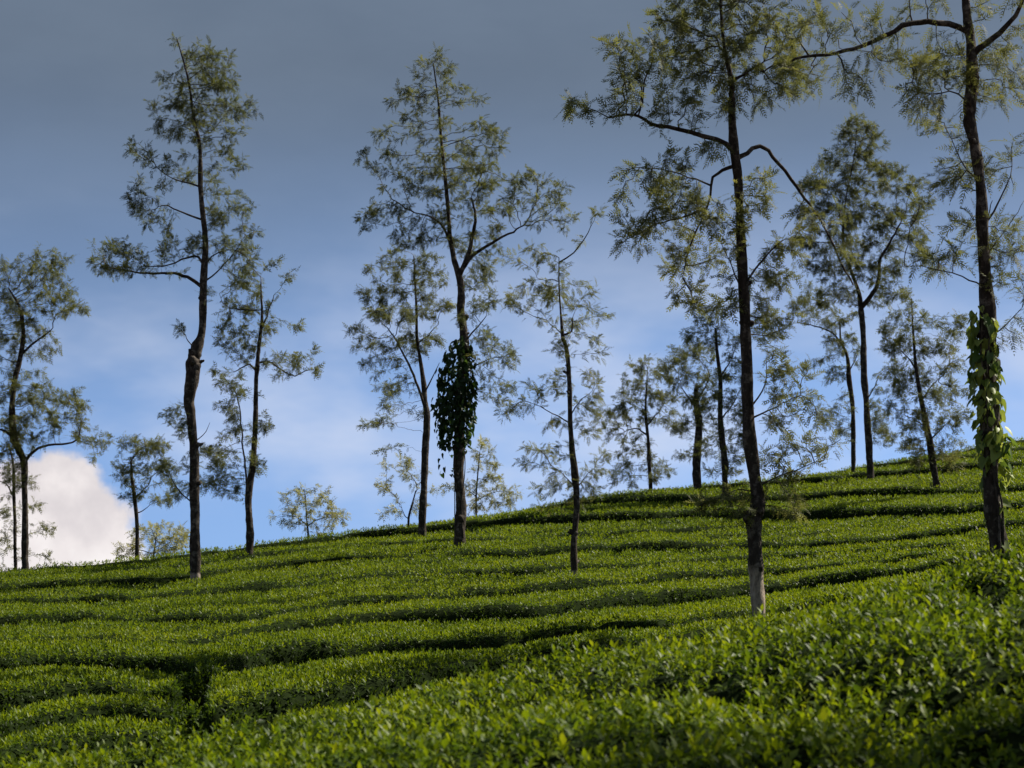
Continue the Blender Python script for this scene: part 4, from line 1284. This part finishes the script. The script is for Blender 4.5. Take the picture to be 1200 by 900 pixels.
def build_vine(label, d, samples, seed, tones, size, stems, more=()):
    """samples: list of (x, y, spread) points along the plant, one leaf each"""
    r = np.random.default_rng(seed)
    p0 = at(stems[0][0][0], stems[0][0][1], d)
    base = np.array([p0[0], p0[1], float(soil_xy(p0[0:1], p0[1:2])[0])])
    root = thing('climbing_vine', base, label, 'vine')
    m = d / F
    for k, st in enumerate(stems):
        P = catmull([at(x, y, d + dz) for x, y, dz in st], 40)
        tube_obj('stem', P, np.linspace(0.014, 0.007, 40), 6, M_TWIG, root, base, 0.1, seed + k)
    ms = [heart_mesh(1.0, 0.72 + 0.05 * (k % 3), t, 0.25 + 0.2 * (k % 3)) for k, t in enumerate(tones)]
    for (x, y, rx, rd) in samples:
        ang = r.uniform(0, 2 * math.pi)
        q = at(x, y, d)
        off = np.array([math.cos(ang) * rx * m, math.sin(ang) * rd, 0])
        o = bpy.data.objects.new('leaf', ms[r.integers(0, len(ms))])
        COL.objects.link(o)
        o.parent = root
        o.location = tuple(q + off - base)
        face = ang - math.pi / 2 + math.pi + r.normal(0, 0.5)      # upper side turned away from the trunk
        o.rotation_euler = (r.normal(-0.45, 0.35), r.normal(0, 0.4), face)
        s = size * r.uniform(0.65, 1.25)
        o.scale = (s, s, s)
    if more:                                   # the rest of the leaves, too many to set one by one
        tpl = []
        for me in ms:
            tv = np.array([v.co[:] for v in me.vertices])
            tf = np.array([p.vertices[:] for p in me.polygons])
            tpl.append((tv, tf, np.full(len(tv), me.attributes['tone'].data[0].value)))
        n = len(more)
        pos, ax = [], []
        for (x, y, rx, rd) in more:
            ang = r.uniform(0, 2 * math.pi)
            pos.append(at(x, y, d) + np.array([math.cos(ang) * rx * m, math.sin(ang) * rd, 0]))
            ax.append((math.cos(ang) * -0.3 + r.normal(0, .4), math.sin(ang) * -0.3 + r.normal(0, .4), 1.0))
        R = rot_from_axis(np.array(ax), r.uniform(0, 6.28, n))
        V, T, C = scatter(tpl, np.array(pos), R, size * r.uniform(0.6, 1.2, n), np.zeros(n), r)
        o = mesh_obj('foliage', V, T, M_VINE, root, base, C, smooth=True)
        o['kind'] = 'stuff'
    return root


def vine_samples(seed, n, rows):
    r = np.random.default_rng(seed)
    ys = np.array([a[0] for a in rows], float)
    out = []
    w = np.array([a[3] for a in rows], float)
    fine = np.linspace(ys[0], ys[-1], 200)
    pr = np.interp(fine, ys, w)
    for y in r.choice(fine, n, p=pr / pr.sum()):
        cx = np.interp(y, ys, [a[1] for a in rows])
        rx = np.interp(y, ys, [a[2] for a in rows])
        out.append((cx, y + r.uniform(-2, 2), rx * math.sqrt(r.uniform(0.15, 1.0)), np.interp(y, ys, [a[4] for a in rows]) * math.sqrt(r.uniform(0.2, 1))))
    return out


SV = vine_samples(51, 200, [(352, 1150, 10, 0.5, 0.16), (375, 1150, 14, 1.0, 0.22), (410, 1153, 15, 1.6, 0.26), (450, 1155, 17, 1.8, 0.28), (490, 1159, 18, 1.8, 0.28), (525, 1164, 20, 1.8, 0.28), (545, 1164, 17, 1.0, 0.24), (560, 1164, 15, 0.2, 0.2)])
SV += vine_samples(54, 14, [(560, 1165, 14, 1, 0.16), (600, 1168, 13, 0.6, 0.15), (640, 1170, 12, 0.5, 0.15)])
SV += [(1168, 600, 5, -0.16), (1166, 612, 4, -0.16), (1170, 618, 5, -0.16)]
build_vine('bright green heart-leaved vine climbing the heavy dark trunk with the sideways limb', 23.5, SV, 52, [0.45, 0.6, 0.68, 0.76, 0.85, 0.95, 1.0, 0.55], 0.135,
           [[(1172, 650, -0.16), (1170, 600, -0.15), (1163, 540, -0.14), (1162, 480, -0.14), (1150, 420, -0.14), (1152, 360, -0.12)], [(1176, 650, -0.12), (1174, 590, -0.13), (1160, 530, -0.15), (1156, 450, -0.15), (1160, 390, -0.12)]], more=vine_samples(53, 90, [(372, 1151, 14, 0.5, 0.18), (420, 1153, 13, 1.6, 0.24), (470, 1157, 15, 1.8, 0.25), (525, 1164, 16, 1.8, 0.25), (545, 1164, 14, 0.8, 0.2)]))
dD = find_d(540, 640)[1]
SD = vine_samples(61, 290, [(396, 542, 10, 0.4, 0.15), (415, 537, 18, 1.0, 0.3), (440, 534, 24, 1.6, 0.4), (470, 533, 26, 1.9, 0.42), (500, 533, 25, 1.7, 0.4), (520, 531, 20, 0.9, 0.32), (540, 526, 15, 0.3, 0.2), (560, 523, 9, 0.07, 0.15)])
SD2 = vine_samples(63, 1000, [(400, 541, 10, 0.4, 0.2), (420, 537, 18, 1.0, 0.3), (450, 535, 23, 1.6, 0.36), (480, 534, 24, 1.7, 0.38), (505, 534, 22, 1.3, 0.34), (525, 533, 17, 0.4, 0.24)])
build_vine('dense dark hanging clump of vine leaves halfway up a bushy tree trunk', dD, SD, 62, [0.0, 0.03, 0.07, 0.12, 0.16, 0.24], 0.125,
           [[(533, 636, -0.05), (533, 600, -0.10), (533, 560, -0.12), (534, 500, -0.15), (536, 440, -0.15), (541, 398, -0.12)], [(543, 630, -0.13), (541, 590, -0.13), (545, 540, -0.13), (538, 470, -0.13), (544, 405, -0.12)]], more=SD2)
